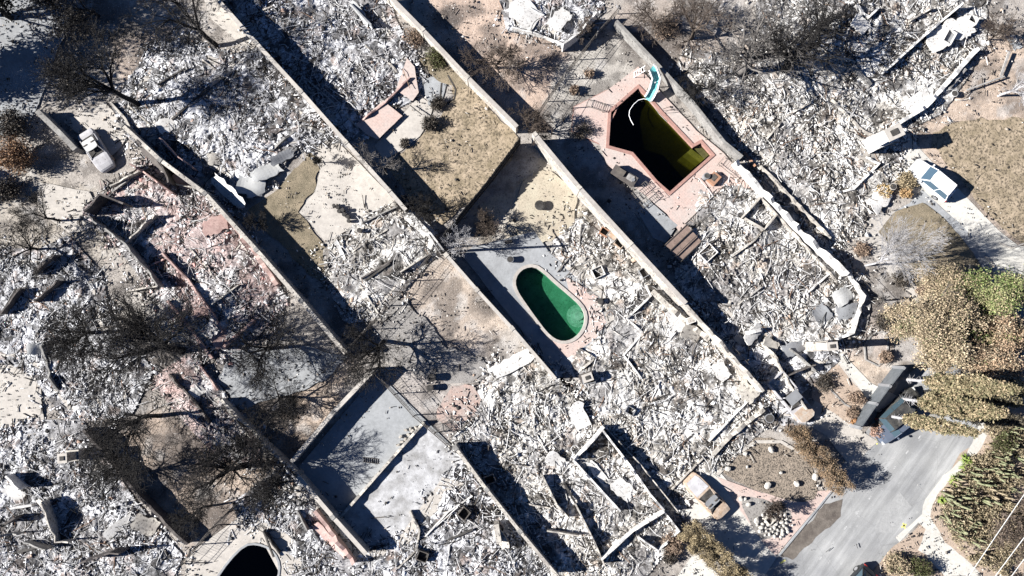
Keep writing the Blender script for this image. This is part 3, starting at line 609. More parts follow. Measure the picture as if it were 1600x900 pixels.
# ---------------------------------------------------------------- walls and fences
def wall_mb(mb, pts, h, th, jag=0, zb=-.05, seg=.7, top_px=True, seed=0, cap=0):
    """a standing wall along the survey points (given at the wall top)"""
    pw = [Vector(P(a, b_, h if top_px else 0)) for a, b_ in pts]; rr = random.Random(seed)
    L = []; tot = 0
    for a, b_ in zip(pw[:-1], pw[1:]):
        n = max(1, int((b_ - a).length / seg)) if jag else 1
        for k in range(n): L.append(a.lerp(b_, k / n))
    L.append(pw[-1]); m = len(L); v = []; hs = []
    for i, p in enumerate(L):
        t0 = (L[i] - L[max(i - 1, 0)]); t1 = (L[min(i + 1, m - 1)] - L[i]); t = (t0.normalized() + t1.normalized()).normalized() if 0 < i < m - 1 else (t0 + t1).normalized()
        nrm = Vector((-t.y, t.x)) * th / 2; hh = h * (1 - jag * rr.random() ** 1.5) if jag else h
        v += [(p.x + nrm.x, p.y + nrm.y, zb), (p.x - nrm.x, p.y - nrm.y, zb), (p.x - nrm.x, p.y - nrm.y, hh), (p.x + nrm.x, p.y + nrm.y, hh)]
    f = [(0, 1, 2, 3), tuple((m - 1) * 4 + k for k in (3, 2, 1, 0))]
    for i in range(m - 1):
        a, b_ = i * 4, i * 4 + 4
        f += [(a + k, b_ + k, b_ + (k + 1) % 4, a + (k + 1) % 4) for k in range(4)]
    mb.add(v, [tuple(reversed(q)) for q in f])
def garden_wall(pts, h, th, m, label, capm=None, jag=0, seed=0):
    t = thing('garden_wall', label, 'wall'); mb = MB(); wall_mb(mb, pts, h, th, jag, seed=seed); mb.build('wall_body', m, t)
    if capm:
        mb = MB(); wall_mb(mb, pts, h + .07, th + .1, 0, zb=h + .003); mb.build('coping', capm, t)
        # pilasters
        pw = [Vector(P(a, b_, h)) for a, b_ in pts]; mb = MB()
        for a, b_ in zip(pw[:-1], pw[1:]):
            n = max(1, int((b_ - a).length / 6)); ang = math.atan2(b_.y - a.y, b_.x - a.x)
            for k in range(n): p = a.lerp(b_, k / n); mb.box((p.x, p.y, (h + .12) / 2), (.42, .42, h + .12), ang)
        mb.build('pilaster', m, t)
    return t
garden_wall([(330, -12), (400, 67), (470, 143), (540, 222), (607, 297), (634, 328)], 2.3, .28, M['wall'], 'long pale garden wall running from the top edge beside the pink terrace ruin', M['concrete'])
garden_wall([(634, 328), (672, 368), (690, 392)], 1.2, .5, M['white'], 'broken low end of the upper left garden wall by the utility pole', None, .7, 4)
garden_wall([(605, -10), (660, 46), (730, 120), (808, 198)], 2.0, .3, M['wall'], 'long pale garden wall from the top edge beside the dry tan lawn', M['palecoping'])
garden_wall([(836, 210), (905, 293), (985, 380), (1072, 474)], 3.0, .32, M['wall'], 'long cream garden wall between the two swimming pools', M['palecoping'])
garden_wall([(1072, 474), (1110, 515), (1150, 560), (1195, 612)], 2.6, .25, M['wall'], 'crumbling lower stretch of the cream garden wall beside blackened ground', None, .3, 5)
garden_wall([(190, 195), (250, 250), (320, 302), (400, 390), (470, 470), (540, 552)], 2.2, .28, M['wallgrey'], 'sooty grey garden wall right of the pink walled ruin', M['wall'])
garden_wall([(697, 398), (745, 453), (800, 513), (868, 592)], 1.6, .22, M['wall'], 'thin pale garden wall left of the oval green pool', M['concrete'])
garden_wall([(712, 700), (760, 765), (812, 830), (872, 902)], 1.9, .2, M['wallgrey'], 'sooty garden wall slanting down to the bottom edge right of the grey court', M['wall'])
garden_wall([(582, 580), (520, 645), (455, 722)], 1.6, .3, M['wallgrey'], 'dark wall on the upper left side of the grey court', M['concrete'])
garden_wall([(463, 742), (520, 808), (572, 866)], 1.7, .3, M['wallgrey'], 'sooty wall along the lower left side of the grey court', M['concrete'], 0)
garden_wall([(662, 660), (600, 730), (530, 810)], .75, .26, M['wall'], 'low curb wall dividing the grey court', None, .35, 8)
garden_wall([(963, 32), (1020, 92), (1083, 160), (1132, 222), (1160, 245)], 1.5, .3, M['wallgrey'], 'low grey wall behind the water slide of the angular pool')
garden_wall([(57, 173), (90, 205), (117, 233)], 1.4, .5, M['wallgrey'], 'thick sooty wall left of the burnt white sedan')
garden_wall([(128, 672), (165, 714), (215, 775), (290, 852)], 1.4, .25, M['walldark'], 'scorched wall slanting through the lower left between ash and brown yard', None, .25, 9)
garden_wall([(343, 625), (372, 655), (402, 685), (460, 740)], 1.6, .25, M['wall'], 'broken wall ending at the corner of the grey court', None, .5, 10)
garden_wall([(172, 160), (195, 185), (205, 205)], .5, .22, M['wall'], 'low curb beside the driveway of the burnt sedan')
garden_wall([(1066, 435), (1085, 415), (1105, 398)], .4, .2, M['wall'], 'stub of curb beside the fallen pergola')

def fence(pts, h, label, m, post_m, gap=2.4, mesh=True, group=None, lean=0):
    t = thing('fence', label, 'fence'); pw = [Vector(P(a, b_, 0)) for a, b_ in pts]; mb = MB(); pm = MB(); k0 = 0
    for a, b_ in zip(pw[:-1], pw[1:]):
        n = max(1, int((b_ - a).length / gap))
        for k in range(n + 1):
            p = a.lerp(b_, k / n); l = (random.random() - .5) * .25 + lean
            pm.tube([(p.x, p.y, 0), (p.x + l, p.y + l * .4, h * random.uniform(.8, 1.1))], .05, 6)
        for zz in (.15, .5, .85, 1.0) if mesh else (.95,):
            P0, P1 = a, b_; pts3 = [(P0.lerp(P1, q / (n * 2)).x, P0.lerp(P1, q / (n * 2)).y, h * zz + random.uniform(-.06, .06)) for q in range(n * 2 + 1)]
            mb.tube(pts3, .02, 4)
        if mesh:
            L = (b_ - a).length; q = int(L / .28); ang = (b_ - a) / L
            for i in range(q):
                p = a + ang * (i * .28)
                for s_ in (-1, 1):
                    e = p + ang * (h * .8 * s_)
                    if 0 <= (e - a).dot(ang) <= L: mb.tube([(p.x, p.y, .05), (e.x, e.y, h)], .008, 3)
    pm.build('fence_post', post_m, t); mb.build('wire_mesh', m, t); return t
def board_fence(pts, h, label, m, miss=.15, seed=0):
    t = thing('fence', label, 'fence'); rr = random.Random(seed); pw = [Vector(P(a, b_, 0)) for a, b_ in pts]; mb = MB(); rl = MB()
    for a, b_ in zip(pw[:-1], pw[1:]):
        L = (b_ - a).length; dr = (b_ - a) / L; ang = math.atan2(dr.y, dr.x); i = 0
        while i < L:
            if rr.random() > miss:
                hh = h * rr.uniform(.92, 1.02); p = a + dr * i; mb.box((p.x, p.y, hh / 2), (.21, .03, hh), ang, rr.uniform(-.03, .03), rr.uniform(-.02, .02))
            i += .17
        nn = Vector((-dr.y, dr.x)) * .06
        for zz in (.4, 1.6): rl.tube([(a.x + nn.x, a.y + nn.y, zz), (b_.x + nn.x, b_.y + nn.y, zz)], .045, 4)
    mb.build('board', m, t); rl.build('rail', m, t); return t
board_fence([(812, 226), (770, 282), (697, 372)], 2.6, 'tall charred board fence linking the tan lawn to the utility pole', M['char'], .0, 1)
fence([(965, 22), (930, 62), (880, 125), (833, 193)], 1.8, 'rusted wire fence from the top to the long cream wall', M['iron'], M['ashwood'], 2.4)
fence([(676, 400), (610, 478), (543, 552)], 1.8, 'buckled wire fence below the small central ruin', M['iron'], M['ashwood'], 2.2)
fence([(543, 552), (440, 640), (385, 690)], 1.2, 'sagging wire fence across the brown yard beneath bare branches', M['iron'], M['char'], 2.6, False)
fence([(590, 582), (650, 648), (712, 702)], 1.9, 'bent pipe fence along the upper right side of the grey court', M['iron'], M['iron'], 2.0)
fence([(385, 775), (340, 820), (288, 880)], 1.8, 'blackened wire fence by the black round pool', M['iron'], M['char'], 1.8)
fence([(1330, 428), (1370, 470), (1412, 523)], 1.2, 'thin black railing up the front walk near the big brown tree', M['iron'], M['iron'], 2.0, False)
fence([(1390, 468), (1402, 480), (1418, 492)], 1.2, 'short black railing next to the front walk lamp', M['iron'], M['iron'], 2.0, False)
fence([(1130, 532), (1185, 595), (1210, 625)], 1.6, 'toppled wire fence on blackened ground beside the burnt pickup', M['iron'], M['iron'], 2.0, False, lean=.3)
fence([(905, 150), (880, 190), (862, 210)], 1.0, 'low bent railing left of the angular pool', M['iron'], M['iron'], 1.5, False)
# sliding gate at the street
t = thing('driveway_gate', 'long dark grey panelled gate standing across the driveway at the street', 'gate')
for k, (a, b_) in enumerate((((1412, 577), (1392, 603)), ((1391, 604), (1371, 631)), ((1370, 632), (1346, 667)))):
    mb = MB(); wall_mb(mb, [a, b_], 2.0, .12); mb.build('gate_panel', rough_mat('gate_paint_%d' % k, (.1, .11, .12), (.14, .15, .16), .8, None, 5, .4, .6, .05, .01), t)
for a in ((1413, 575), (1391.5, 603.5), (1370.5, 631.5), (1345, 669)):
    p = P(*a, 2.1); mb = MB(); mb.box((p[0], p[1], 1.05), (.25, .25, 2.1), R(50)); mb.build('gate_post', M['sheetgrey'], t)


# ---------------------------------------------------------------- the ruined houses: slab, standing walls, chimneys
def house(hk, label, walls, chim=(), slab=True):
    H = HOUSES[hk]; t = thing('burnt_house', label, 'burnt house')
    if slab:
        poly = PP(H['poly']); cx = sum(p[0] for p in poly) / len(poly); cy = sum(p[1] for p in poly) / len(poly)
        mb = MB(); mb.prism([(cx + (p[0] - cx) * .93, cy + (p[1] - cy) * .93) for p in poly], -.1, Z[0] + .008); mb.build('foundation', M['concrete'], t)
    for i, (pts, h, th, m, jag) in enumerate(walls):
        mb = MB(); wall_mb(mb, pts, h * (.7 if hk in 'SC' else .9), th * .68, max(.42, jag) if jag > .11 else .15, seed=i + len(hk), seg=.5); mb.build('wall', M[m], t)
    for (px, py, w, dpt, h, ang, m) in chim:
        p = P(px, py, h); c = thing_part('chimney', t); mb = MB(); mb.box((p[0], p[1], h * .25), (w * 1.5, dpt * 1.3, h * .5), R(ang)); mb.build('hearth', M[m], c)
        mb = MB(); mb.box((p[0], p[1], h * .5 + .01), (w, dpt, h - .02), R(ang), taper=.92); mb.build('stack', M[m], c)
        mb = MB(); mb.box((p[0], p[1], h + .05), (w * 1.12, dpt * 1.12, .12), R(ang)); mb.build('cap', M['concrete'], c)
        mb = MB(); mb.box((p[0], p[1], h + .14), (w * .5, dpt * .5, .08), R(ang)); mb.build('flue', M['char'], c)
    return t
def thing_part(name, parent):
    o = bpy.data.objects.new(name, None); C.objects.link(o); o.parent = parent; return o

house('NW', 'flattened house under white ash between the burnt sedan and the upper long wall', [
    ([(200, 207), (245, 250), (262, 285)], 2.6, .25, 'walldark', .2), ([(248, 215), (270, 240), (300, 262)], 1.6, .2, 'pinkwall', .5), ([(262, 285), (330, 298)], .8, .2, 'wall', .5),
    ([(292, 165), (330, 130), (360, 108)], 1.0, .22, 'ashwood', .6), ([(420, 235), (470, 195), (505, 205)], .8, .3, 'wallgrey', .7), ([(200, 165), (240, 200)], .4, .2, 'wall', .5), ([(305, 85), (345, 115)], .5, .2, 'wall', .5)],
    [(150, 268, .1, .1, .3, 40, 'walldark')] if False else ())
house('N', 'collapsed house of grey ash at the top with a pink paved terrace', [
    ([(465, 112), (510, 150), (560, 200)], .5, .2, 'wall', .5), ([(560, 190), (600, 160), (640, 120)], .9, .22, 'pinkwall', .3), ([(548, 5), (580, 38)], 1.4, .15, 'sheetgrey', .1),
    ([(395, 20), (425, 10)], .6, .2, 'wall', .4), ([(570, 70), (610, 100), (640, 130)], .7, .2, 'wall', .6)], ())
house('NNE', 'corner of a burnt house with ribbed white roof panels at the top edge', [([(880, 68), (905, 50), (932, 18)], 2.2, .25, 'white', .1), ([(800, 42), (850, 55), (880, 68)], .8, .2, 'white', .3)])
house('NE', 'largest ruined house with long broken walls beside the white car', [
    ([(1385, 110), (1440, 60), (1505, 5)], 1.6, .25, 'white', .2), ([(1400, 195), (1450, 165), (1490, 120), (1530, 75)], 1.2, .5, 'white', .35), ([(1290, 85), (1340, 95), (1350, 115)], .8, .2, 'wall', .5),
    ([(1335, 100), (1365, 130)], 1.3, .6, 'wallgrey', .5), ([(1190, 258), (1240, 310), (1300, 372)], .9, .3, 'wall', .3), ([(1300, 155), (1350, 205), (1400, 225)], .7, .35, 'wall', .5),
    ([(1345, 240), (1375, 255), (1335, 295), (1310, 300)], .9, .25, 'white', .3), ([(1425, 30), (1460, 10)], 1.1, .2, 'wall', .5), ([(1200, 215), (1230, 180), (1275, 155)], .9, .25, 'wall', .6), ([(1340, 5), (1360, 25), (1375, 10)], 1.2, .3, 'white', .3)],
    [(1397, 207, 1.5, 1.1, 4.0, 25, 'white')])
house('E', 'ruined house with a long flat white wall top below the angular pool', [
    ([(1152, 250), (1200, 303), (1265, 370), (1328, 428)], 2.0, .5, 'white', .3), ([(1160, 340), (1190, 308), (1215, 335), (1195, 358), (1165, 340)], 1.3, .18, 'wall', .1),
    ([(1215, 335), (1260, 385), (1310, 440)], .9, .25, 'wall', .4), ([(1145, 400), (1180, 375), (1195, 358)], .9, .22, 'wall', .3), ([(1155, 475), (1190, 445)], .7, .2, 'wall', .3),
    ([(1100, 398), (1140, 360), (1165, 340)], .5, .2, 'wall', .4), ([(1265, 455), (1300, 425)], .8, .2, 'white', .6), ([(1330, 428), (1352, 462), (1335, 520), (1310, 530)], 1.1, .3, 'white', .4)],
    [(1300, 541, .9, .7, 4.6, 5, 'wall')])
house('C', 'wide central ruin of cream rubble right of the oval pool', [
    ([(980, 498), (1018, 462), (1010, 445)], 1.3, .22, 'white', .3), ([(980, 498), (1005, 520), (975, 555), (1003, 592)], .9, .22, 'white', .4),
    ([(1020, 455), (1075, 505), (1110, 530)], 1.4, .7, 'wall', .45), ([(1108, 690), (1168, 628)], 1.0, .2, 'white', .1), ([(1115, 712), (1145, 680), (1195, 640)], 1.3, .5, 'wall', .15),
    ([(1085, 675), (1130, 637)], .6, .25, 'wall', .5), ([(1100, 715), (1050, 765)], .7, .2, 'wall', .3), ([(905, 545), (930, 560), (905, 580)], .9, .3, 'wall', .5), ([(1095, 505), (1115, 520), (1150, 560), (1168, 605)], 1.0, .9, 'wall', .5), ([(870, 425), (905, 385), (908, 350)], .6, .12, 'ashwood', .4)],
    [(918, 590, .9, .7, 1.3, 20, 'walldark')])
house('S', 'burnt house with long white standing walls below the centre', [
    ([(898, 720), (935, 680), (945, 668)], 2.4, .3, 'white', .15), ([(898, 722), (935, 762), (970, 800)], 1.9, .25, 'white', .25), ([(943, 674), (985, 728), (1018, 775), (1040, 800)], 2.3, .25, 'white', .15),
    ([(940, 875), (990, 830), (1038, 800)], 1.7, .25, 'white', .1), ([(900, 790), (930, 850), (945, 885)], 2.2, .22, 'wall', .2), ([(810, 785), (860, 795)], 1.0, .2, 'wall', .2),
    ([(848, 745), (870, 790), (888, 810)], 1.8, .25, 'wall', .4), ([(1038, 800), (1062, 830), (1030, 862), (1000, 842)], 1.8, .2, 'white', .2), ([(762, 580), (828, 552)], .5, .6, 'white', .2), ([(950, 672), (1000, 725), (1060, 800)], 1.6, .15, 'wall', .3), ([(855, 830), (905, 838)], 1.6, .2, 'wall', .1)],
    ())
house('W', 'ruin with scorched pink stucco walls between the left long walls', [
    ([(130, 330), (155, 303), (192, 318)], 2.4, .25, 'walldark', .1), ([(130, 335), (192, 380), (245, 447)], 2.0, .22, 'wallgrey', .15), ([(192, 380), (240, 335)], 1.4, .2, 'wall', .15), ([(252, 395), (290, 435), (332, 492), (345, 520)], 1.1, .25, 'pinkwall', .35),
    ([(345, 330), (390, 385), (432, 445)], 1.4, .6, 'pinkwall', .25), ([(285, 375), (320, 415), (345, 450)], .6, .2, 'wall', .5), ([(330, 475), (372, 445)], 1.0, .18, 'wall', .3), ([(225, 418), (255, 405)], .8, .2, 'pinkwall', .3),
    ([(260, 470), (300, 520), (330, 560)], .8, .3, 'pinkwall', .5), ([(345, 545), (372, 520), (395, 500)], 1.2, .35, 'pinkwall', .4), ([(200, 255), (225, 270), (265, 300)], 2.0, .2, 'pinkwall', .5), ([(170, 290), (230, 260)], 1.0, .2, 'wall', .4)])
house('M', 'small garage ruin with low crumbled walls beneath the utility pole', [
    ([(566, 347), (620, 322)], .7, .2, 'wallgrey', .3), ([(540, 400), (570, 380), (605, 358)], .6, .18, 'wall', .5), ([(564, 435), (612, 407)], .7, .2, 'walldark', .3), ([(625, 425), (672, 395)], .9, .2, 'wall', .3), ([(545, 420), (565, 450), (590, 490)], .6, .25, 'wall', .6), ([(645, 330), (675, 360), (672, 385)], .9, .6, 'white', .5)])
house('WW', 'ruin of white ash in the shade of the dense black tree at the far left', [
    ([(50, 427), (82, 398)], 1.6, .35, 'walldark', .1), ([(52, 470), (88, 438)], 1.5, .2, 'walldark', .2), ([(0, 490), (30, 450)], 1.4, .2, 'walldark', .3), ([(60, 540), (75, 590), (85, 610)], 1.1, .25, 'wallgrey', .5), ([(195, 455), (245, 447)], .8, .2, 'wall', .5)])
house('SW', 'ruin in the lower left corner with sharp white wall fragments', [
    ([(5, 745), (28, 765)], 2.0, .3, 'white', .1), ([(15, 795), (48, 790)], 1.4, .3, 'white', .1), ([(62, 785), (75, 820), (80, 850), (105, 848)], 1.9, .2, 'wall', .25), ([(5, 820), (20, 810)], 2.0, .25, 'walldark', .1), ([(30, 850), (70, 860)], 1.8, .2, 'wallgrey', .3), ([(125, 880), (170, 865), (185, 866)], 2.6, .2, 'walldark', .1), ([(0, 838), (25, 836)], 1.6, .2, 'wallgrey', .2)],
    [(98, 716, .8, .8, 2.9, 5, 'wall')])
house('SSW', 'spread of burnt house rubble along the bottom edge below the grey court', [
    ([(665, 838), (700, 800), (738, 775)], .6, .2, 'white', .1), ([(775, 820), (780, 850)], 2.0, .7, 'wall', .2), ([(490, 800), (520, 840), (552, 882)], 1.5, .5, 'pinkwall', .4), ([(462, 800), (480, 830)], 1.3, .2, 'wallgrey', .2), ([(410, 830), (435, 865)], 1.0, .15, 'char', .3), ([(610, 900), (650, 860)], .6, .2, 'wall', .4), ([(640, 800), (655, 830), (650, 860)], .9, .25, 'wall', .6)])
house('SE', 'narrow ruin of tumbled slabs in the shade beside the burnt pickup', [
    ([(1195, 535), (1215, 560), (1235, 600), (1262, 640)], 1.6, .2, 'wall', .4), ([(1235, 545), (1255, 560), (1275, 580)], 1.1, .2, 'wallgrey', .3), ([(1170, 520), (1190, 515)], 1.5, .5, 'white', .2), ([(1225, 590), (1275, 570)], 1.4, .15, 'walldark', .1)])
house('WM', 'narrow ruin with tumbled white blocks right of the dense black tree', [
    ([(260, 585), (300, 625), (325, 660)], 1.2, .25, 'walldark', .3), ([(310, 570), (340, 610)], .8, .2, 'pinkwall', .5), ([(355, 640), (375, 668)], 1.1, .3, 'wall', .4)])

# ---------------------------------------------------------------- trees
def frusta(P0, P1, r0, r1, n=4):
    P0, P1 = np.asarray(P0, float), np.asarray(P1, float); r0, r1 = np.asarray(r0), np.asarray(r1)
    t = P1 - P0; t /= np.linalg.norm(t, axis=1, keepdims=True) + 1e-9
    up = np.where(np.abs(t[:, 2:3]) > .9, np.array([[1., 0, 0]]), np.array([[0, 0, 1.]])); u = np.cross(t, up); u /= np.linalg.norm(u, axis=1, keepdims=True) + 1e-9; w = np.cross(t, u)
    a = np.arange(n) * 2 * math.pi / n; ca, sa = np.cos(a), np.sin(a)
    ring = u[:, None] * ca[None, :, None] + w[:, None] * sa[None, :, None]
    V = np.concatenate([P0[:, None] + ring * r0[:, None, None], P1[:, None] + ring * r1[:, None, None]], 1)
    k = np.arange(n); q = np.stack([k, (k + 1) % n, n + (k + 1) % n, n + k], 1)
    F = (q[None] + np.arange(len(P0))[:, None, None] * 2 * n).reshape(-1, 4)
    return V.reshape(-1, 3), F
for hi, (hk, H) in enumerate(HOUSES.items()): extras(hk, H, hi)
def grow(seed, h, spread, lean=(0, 0), r=.2, levels=5, trunk=.35, kids=(3, 3, 3, 3, 3), up=.25, rmin=.012, curl=.5, decay=.66, hmax=None):
    """returns two lists (limbs, twigs) of segments"""
    rr = random.Random(seed); big, tw = [], []
    def seg(p, dr, L, rad, lev):
        n = 3 if lev < 3 else 2
        for i in range(n):
            dr = (dr + Vector((rr.gauss(0, 1), rr.gauss(0, 1), rr.gauss(0, 1))) * curl * (.14 + .05 * lev) + Vector((0, 0, up * .12 * (1 if lev else 0)))).normalized()
            q = p + dr * (L / n); r2_ = max(rmin, rad * (.88 if lev else .93)); (big if lev <= 2 else tw).append((tuple(p), tuple(q), rad, r2_)); p = q; rad = r2_
            if lev > 0 and lev < levels and i < n - 1 and rr.random() < .75: kid(p, dr, L, rad, lev)
        if lev < levels:
            for _ in range(kids[min(lev, len(kids) - 1)]): kid(p, dr, L, rad, lev)
    def kid(p, dr, L, rad, lev):
        ax = Vector((rr.gauss(0, 1), rr.gauss(0, 1), rr.gauss(0, 1))).cross(dr).normalized()
        sp = rr.uniform(.5, 1.0) * spread * (1.0 if lev else .9)
        nd = (dr + ax * sp).normalized()
        if nd.z < -.15: nd.z = abs(nd.z) * .2
        seg(p, nd, L * decay * rr.uniform(.75, 1.15) * (1.5 if lev == 0 and trunk < .4 else 1), max(rmin, rad * rr.uniform(.5, .68)), lev + 1)
    seg(Vector((0, 0, -.05)), Vector((lean[0], lean[1], 1)).normalized(), h * trunk, r, 0)
    return big, tw
def segs_mesh(name, S, n, m, parent, maxr=None):
    if not S: return None
    P0 = [s[0] for s in S]; P1 = [s[1] for s in S]; V, F = frusta(P0, P1, [s[2] for s in S], [s[3] for s in S], n)
    return link(name, np_mesh(name, V, F, smooth=True), m, parent)
M['bark_black'] = rough_mat('charred_bark', (.016, .015, .015), (.035, .032, .03), 3, (.08, .075, .07), 14, .3, .95, .4, .03, pos=opos)
M['bark_grey'] = rough_mat('grey_bark', (.2, .185, .17), (.11, .10, .095), 3, (.04, .04, .035), 14, .36, .95, .4, .03, pos=opos)
M['bark_ash'] = rough_mat('ashen_bark', (.5, .49, .49), (.33, .32, .33), 3, (.12, .12, .12), 14, .33, .95, .3, .03, pos=opos)
M['bark_brown'] = rough_mat('scorched_brown_twigs', (.13, .1, .08), (.08, .065, .055), 3, (.03, .03, .03), 14, .33, .95, .3, .03, pos=opos)
def leaf_cloud(anchors, n, size, seed, cols, spread=.5, squash=1.0):
    r = np.random.default_rng(seed); A = np.asarray(anchors); i = r.integers(0, len(A), n)
    c = A[i] + r.normal(0, spread, (n, 3)) * np.array([1, 1, squash]); c[:, 2] = np.maximum(c[:, 2], .05)
    a = r.normal(0, 1, (n, 3)); a /= np.linalg.norm(a, axis=1, keepdims=True); b_ = np.cross(a, r.normal(0, 1, (n, 3))); b_ /= np.linalg.norm(b_, axis=1, keepdims=True)
    L = size * r.uniform(.6, 1.4, (n, 1)); W = L * .55
    V = np.stack([c - a * L, c + b_ * W, c + a * L, c - b_ * W], 1).reshape(-1, 3); F = np.arange(n * 4).reshape(-1, 4)
    cc = np.array([q for q, _ in cols]); cw = np.array([w for _, w in cols]); cw = cw / cw.sum()
    # colour goes by clump so that the crown has light and dark tufts
    clump = r.choice(len(cc), len(A), p=cw)[i]; own = r.choice(len(cc), n, p=cw); ci = np.where(r.random(n) < .55, clump, own)
    return V, F, np.repeat(cc[ci] * r.uniform(.7, 1.25, (n, 1)), 4, 0)
leaf_m, nt, b = new_mat('leaves'); at = N(nt, 'ShaderNodeAttribute', attribute_name='col'); nt.links.new(at.outputs['Color'], b.inputs['Base Color'])
b.inputs['Roughness'].default_value = .7; b.inputs['Specular IOR Level'].default_value = .2
def tree(name, label, cat, px, py, h, bark='bark_black', seed=1, leaves=None, group=None, **kw):
    x, y = P(px, py); t = thing(name, label, cat, (x, y, 0), 0, group)
    big, tw = grow(seed, h, **kw)
    top = max([s[1][2] for s in tw + big]); k = h / top
    w_ = 1.3 if name == 'burnt_tree' and bark != 'bark_ash' and h > 3.5 else 1.0
    sc = lambda S: [((s[0][0] * k * w_, s[0][1] * k * w_, s[0][2] * k), (s[1][0] * k * w_, s[1][1] * k * w_, s[1][2] * k), s[2] * (1.05 if w_ > 1 else 1), s[3] * (1.05 if w_ > 1 else 1)) for s in S]
    big, tw = sc(big), sc(tw)
    segs_mesh('trunk', big, 7, M[bark], t); segs_mesh('twigs', tw, 3, M[bark], t)
    if leaves:
        n, size, cols, spread = leaves; size, n = (size * .52, int(n * 2.4)) if n > 12500 else (size, n); tips = [s[1] for s in tw]
        if n > 20000: tips = [q for q in tips if q[2] > h * .25]; random.Random(seed).shuffle(tips); tips = tips[:len(tips) // 9]
        V, F, cc = leaf_cloud(tips, n, size, seed, cols, spread)
        link('foliage', np_mesh('foliage', V, F, {'col': cc}), leaf_m, t)
    return t
DK = [((.02, .018, .017), .7), ((.045, .04, .035), .25), ((.09, .07, .05), .05)]
tree('burnt_tree', 'blackened leaning tree with a dense fuzzy crown above the burnt white sedan', 'tree', 219, 165, 9.5, seed=11, spread=.75, lean=(-.12, .10), r=.26, trunk=.45, kids=(7, 4, 4, 3, 3), leaves=(5000, .05, DK, .35))
tree('burnt_tree', 'bare black tree at the top left beside the pale paved path', 'tree', 340, 72, 9, seed=12, spread=.95, lean=(-.12, .08), r=.24, trunk=.35, kids=(6, 4, 3, 3, 3))
tree('burnt_tree', 'dense black tree with a wide tangled crown over the far left ruin', 'tree', 285, 548, 9.5, seed=13, spread=1.25, lean=(-.1, -.02), r=.33, trunk=.2, kids=(8, 5, 4, 3, 2), leaves=(5000, .05, DK, .6))
tree('burnt_tree', 'streaky black tree beside the lower left scorched wall', 'tree', 250, 650, 9.5, seed=14, spread=1.1, lean=(-.2, 0), r=.22, trunk=.22, kids=(8, 4, 4, 3, 2), leaves=(2500, .05, DK, .5))
tree('burnt_tree', 'dark tree behind the rubble left of the dense black tree', 'tree', 150, 520, 6, seed=15, spread=.8, r=.2, trunk=.25, kids=(7, 5, 4, 3), leaves=(1500, .05, DK, .4))
tree('burnt_tree', 'bare black tree with long crooked boughs over the brown yard', 'tree', 385, 728, 7, seed=16, spread=1.25, lean=(-.2, -.02), r=.26, trunk=.2, kids=(7, 4, 3, 3, 3))
tree('burnt_tree', 'bare black tree between the brown yard and the grey court', 'tree', 428, 722, 6.5, seed=17, spread=.9, lean=(.05, .1), r=.17, trunk=.3, kids=(5, 3, 3, 3, 3))
tree('burnt_tree', 'fuzzy black tree shading the ash right of the dense black tree', 'tree', 425, 545, 5.5, seed=18, spread=1.2, r=.2, trunk=.2, kids=(7, 4, 4, 3, 2), leaves=(1500, .05, DK, .5))
tree('burnt_tree', 'bare tree with flat spreading limbs below the small central ruin', 'tree', 600, 533, 6, seed=19, spread=1.15, r=.22, trunk=.22, kids=(6, 4, 4, 3, 3))
tree('burnt_tree', 'low bare brown tree on the tan yard at the top', 'tree', 775, 106, 4.2, 'bark_brown', seed=20, spread=1.1, r=.16, trunk=.22, kids=(6, 4, 4, 3, 3))
tree('burnt_tree', 'leafless tree standing in the shade at the foot of the dry tan lawn', 'tree', 603, 270, 4.5, 'bark_grey', seed=21, spread=.8, r=.14, trunk=.35, kids=(4, 3, 2, 2))
tree('burnt_tree', 'pale twiggy tree leaning over the wall beside the utility pole', 'tree', 716, 385, 4, 'bark_ash', seed=22, spread=.7, r=.1, trunk=.3, kids=(5, 3, 3, 2))
tree('burnt_tree', 'grey twiggy shrub tree at the meeting of the wire fence and cream wall', 'tree', 826, 205, 3.6, 'bark_brown', seed=23, spread=.9, r=.1, trunk=.2, kids=(6, 4, 3, 3))
tree('burnt_tree', 'small black sapling lying against the pale patio edge', 'sapling', 490, 254, 2.2, seed=24, spread=.8, r=.06, trunk=.4, kids=(5, 3, 3), lean=(.2, 0))
tree('burnt_tree', 'black sapling on the patchy lawn by the sooty grey wall', 'sapling', 412, 352, 2.6, seed=25, spread=1, r=.07, trunk=.3, kids=(5, 3, 3))
tree('burnt_tree', 'large grey limbed tree over the ash right of the water slide', 'tree', 1150, 118, 8.5, 'bark_grey', seed=26, spread=1.25, lean=(.15, .1), r=.42, trunk=.18, kids=(7, 4, 3, 3, 2))
tree('burnt_tree', 'grey brown bare tree near the top edge left of the largest ruin', 'tree', 1080, 60, 6, 'bark_brown', seed=27, spread=1.25, r=.2, trunk=.25, kids=(6, 4, 3, 3, 2))
tree('burnt_tree', 'low thicket like tree at the top beside the wire fence corner', 'tree', 1020, 45, 4.5, 'bark_brown', seed=28, spread=1.1, r=.12, trunk=.2, kids=(6, 4, 3, 3, 2))
tree('burnt_tree', 'dark bare tree amid the ash of the largest ruin', 'tree', 1275, 50, 5, 'bark_black', seed=29, spread=1.0, r=.18, trunk=.25, kids=(5, 3, 3, 3, 2))
tree('burnt_tree', 'bare tree spreading low over the scorched soil right of the angular pool', 'tree', 1092, 140, 3.8, 'bark_black', seed=30, spread=1.1, r=.1, trunk=.2, kids=(6, 4, 3, 3, 2))
tree('burnt_tree', 'ash white tree with fine twigs over the front garden lawn', 'tree', 1352, 415, 9, 'bark_ash', seed=31, spread=.5, lean=(.02, 0), r=.11, trunk=.25, kids=(8, 5, 4, 3, 3), rmin=.007)
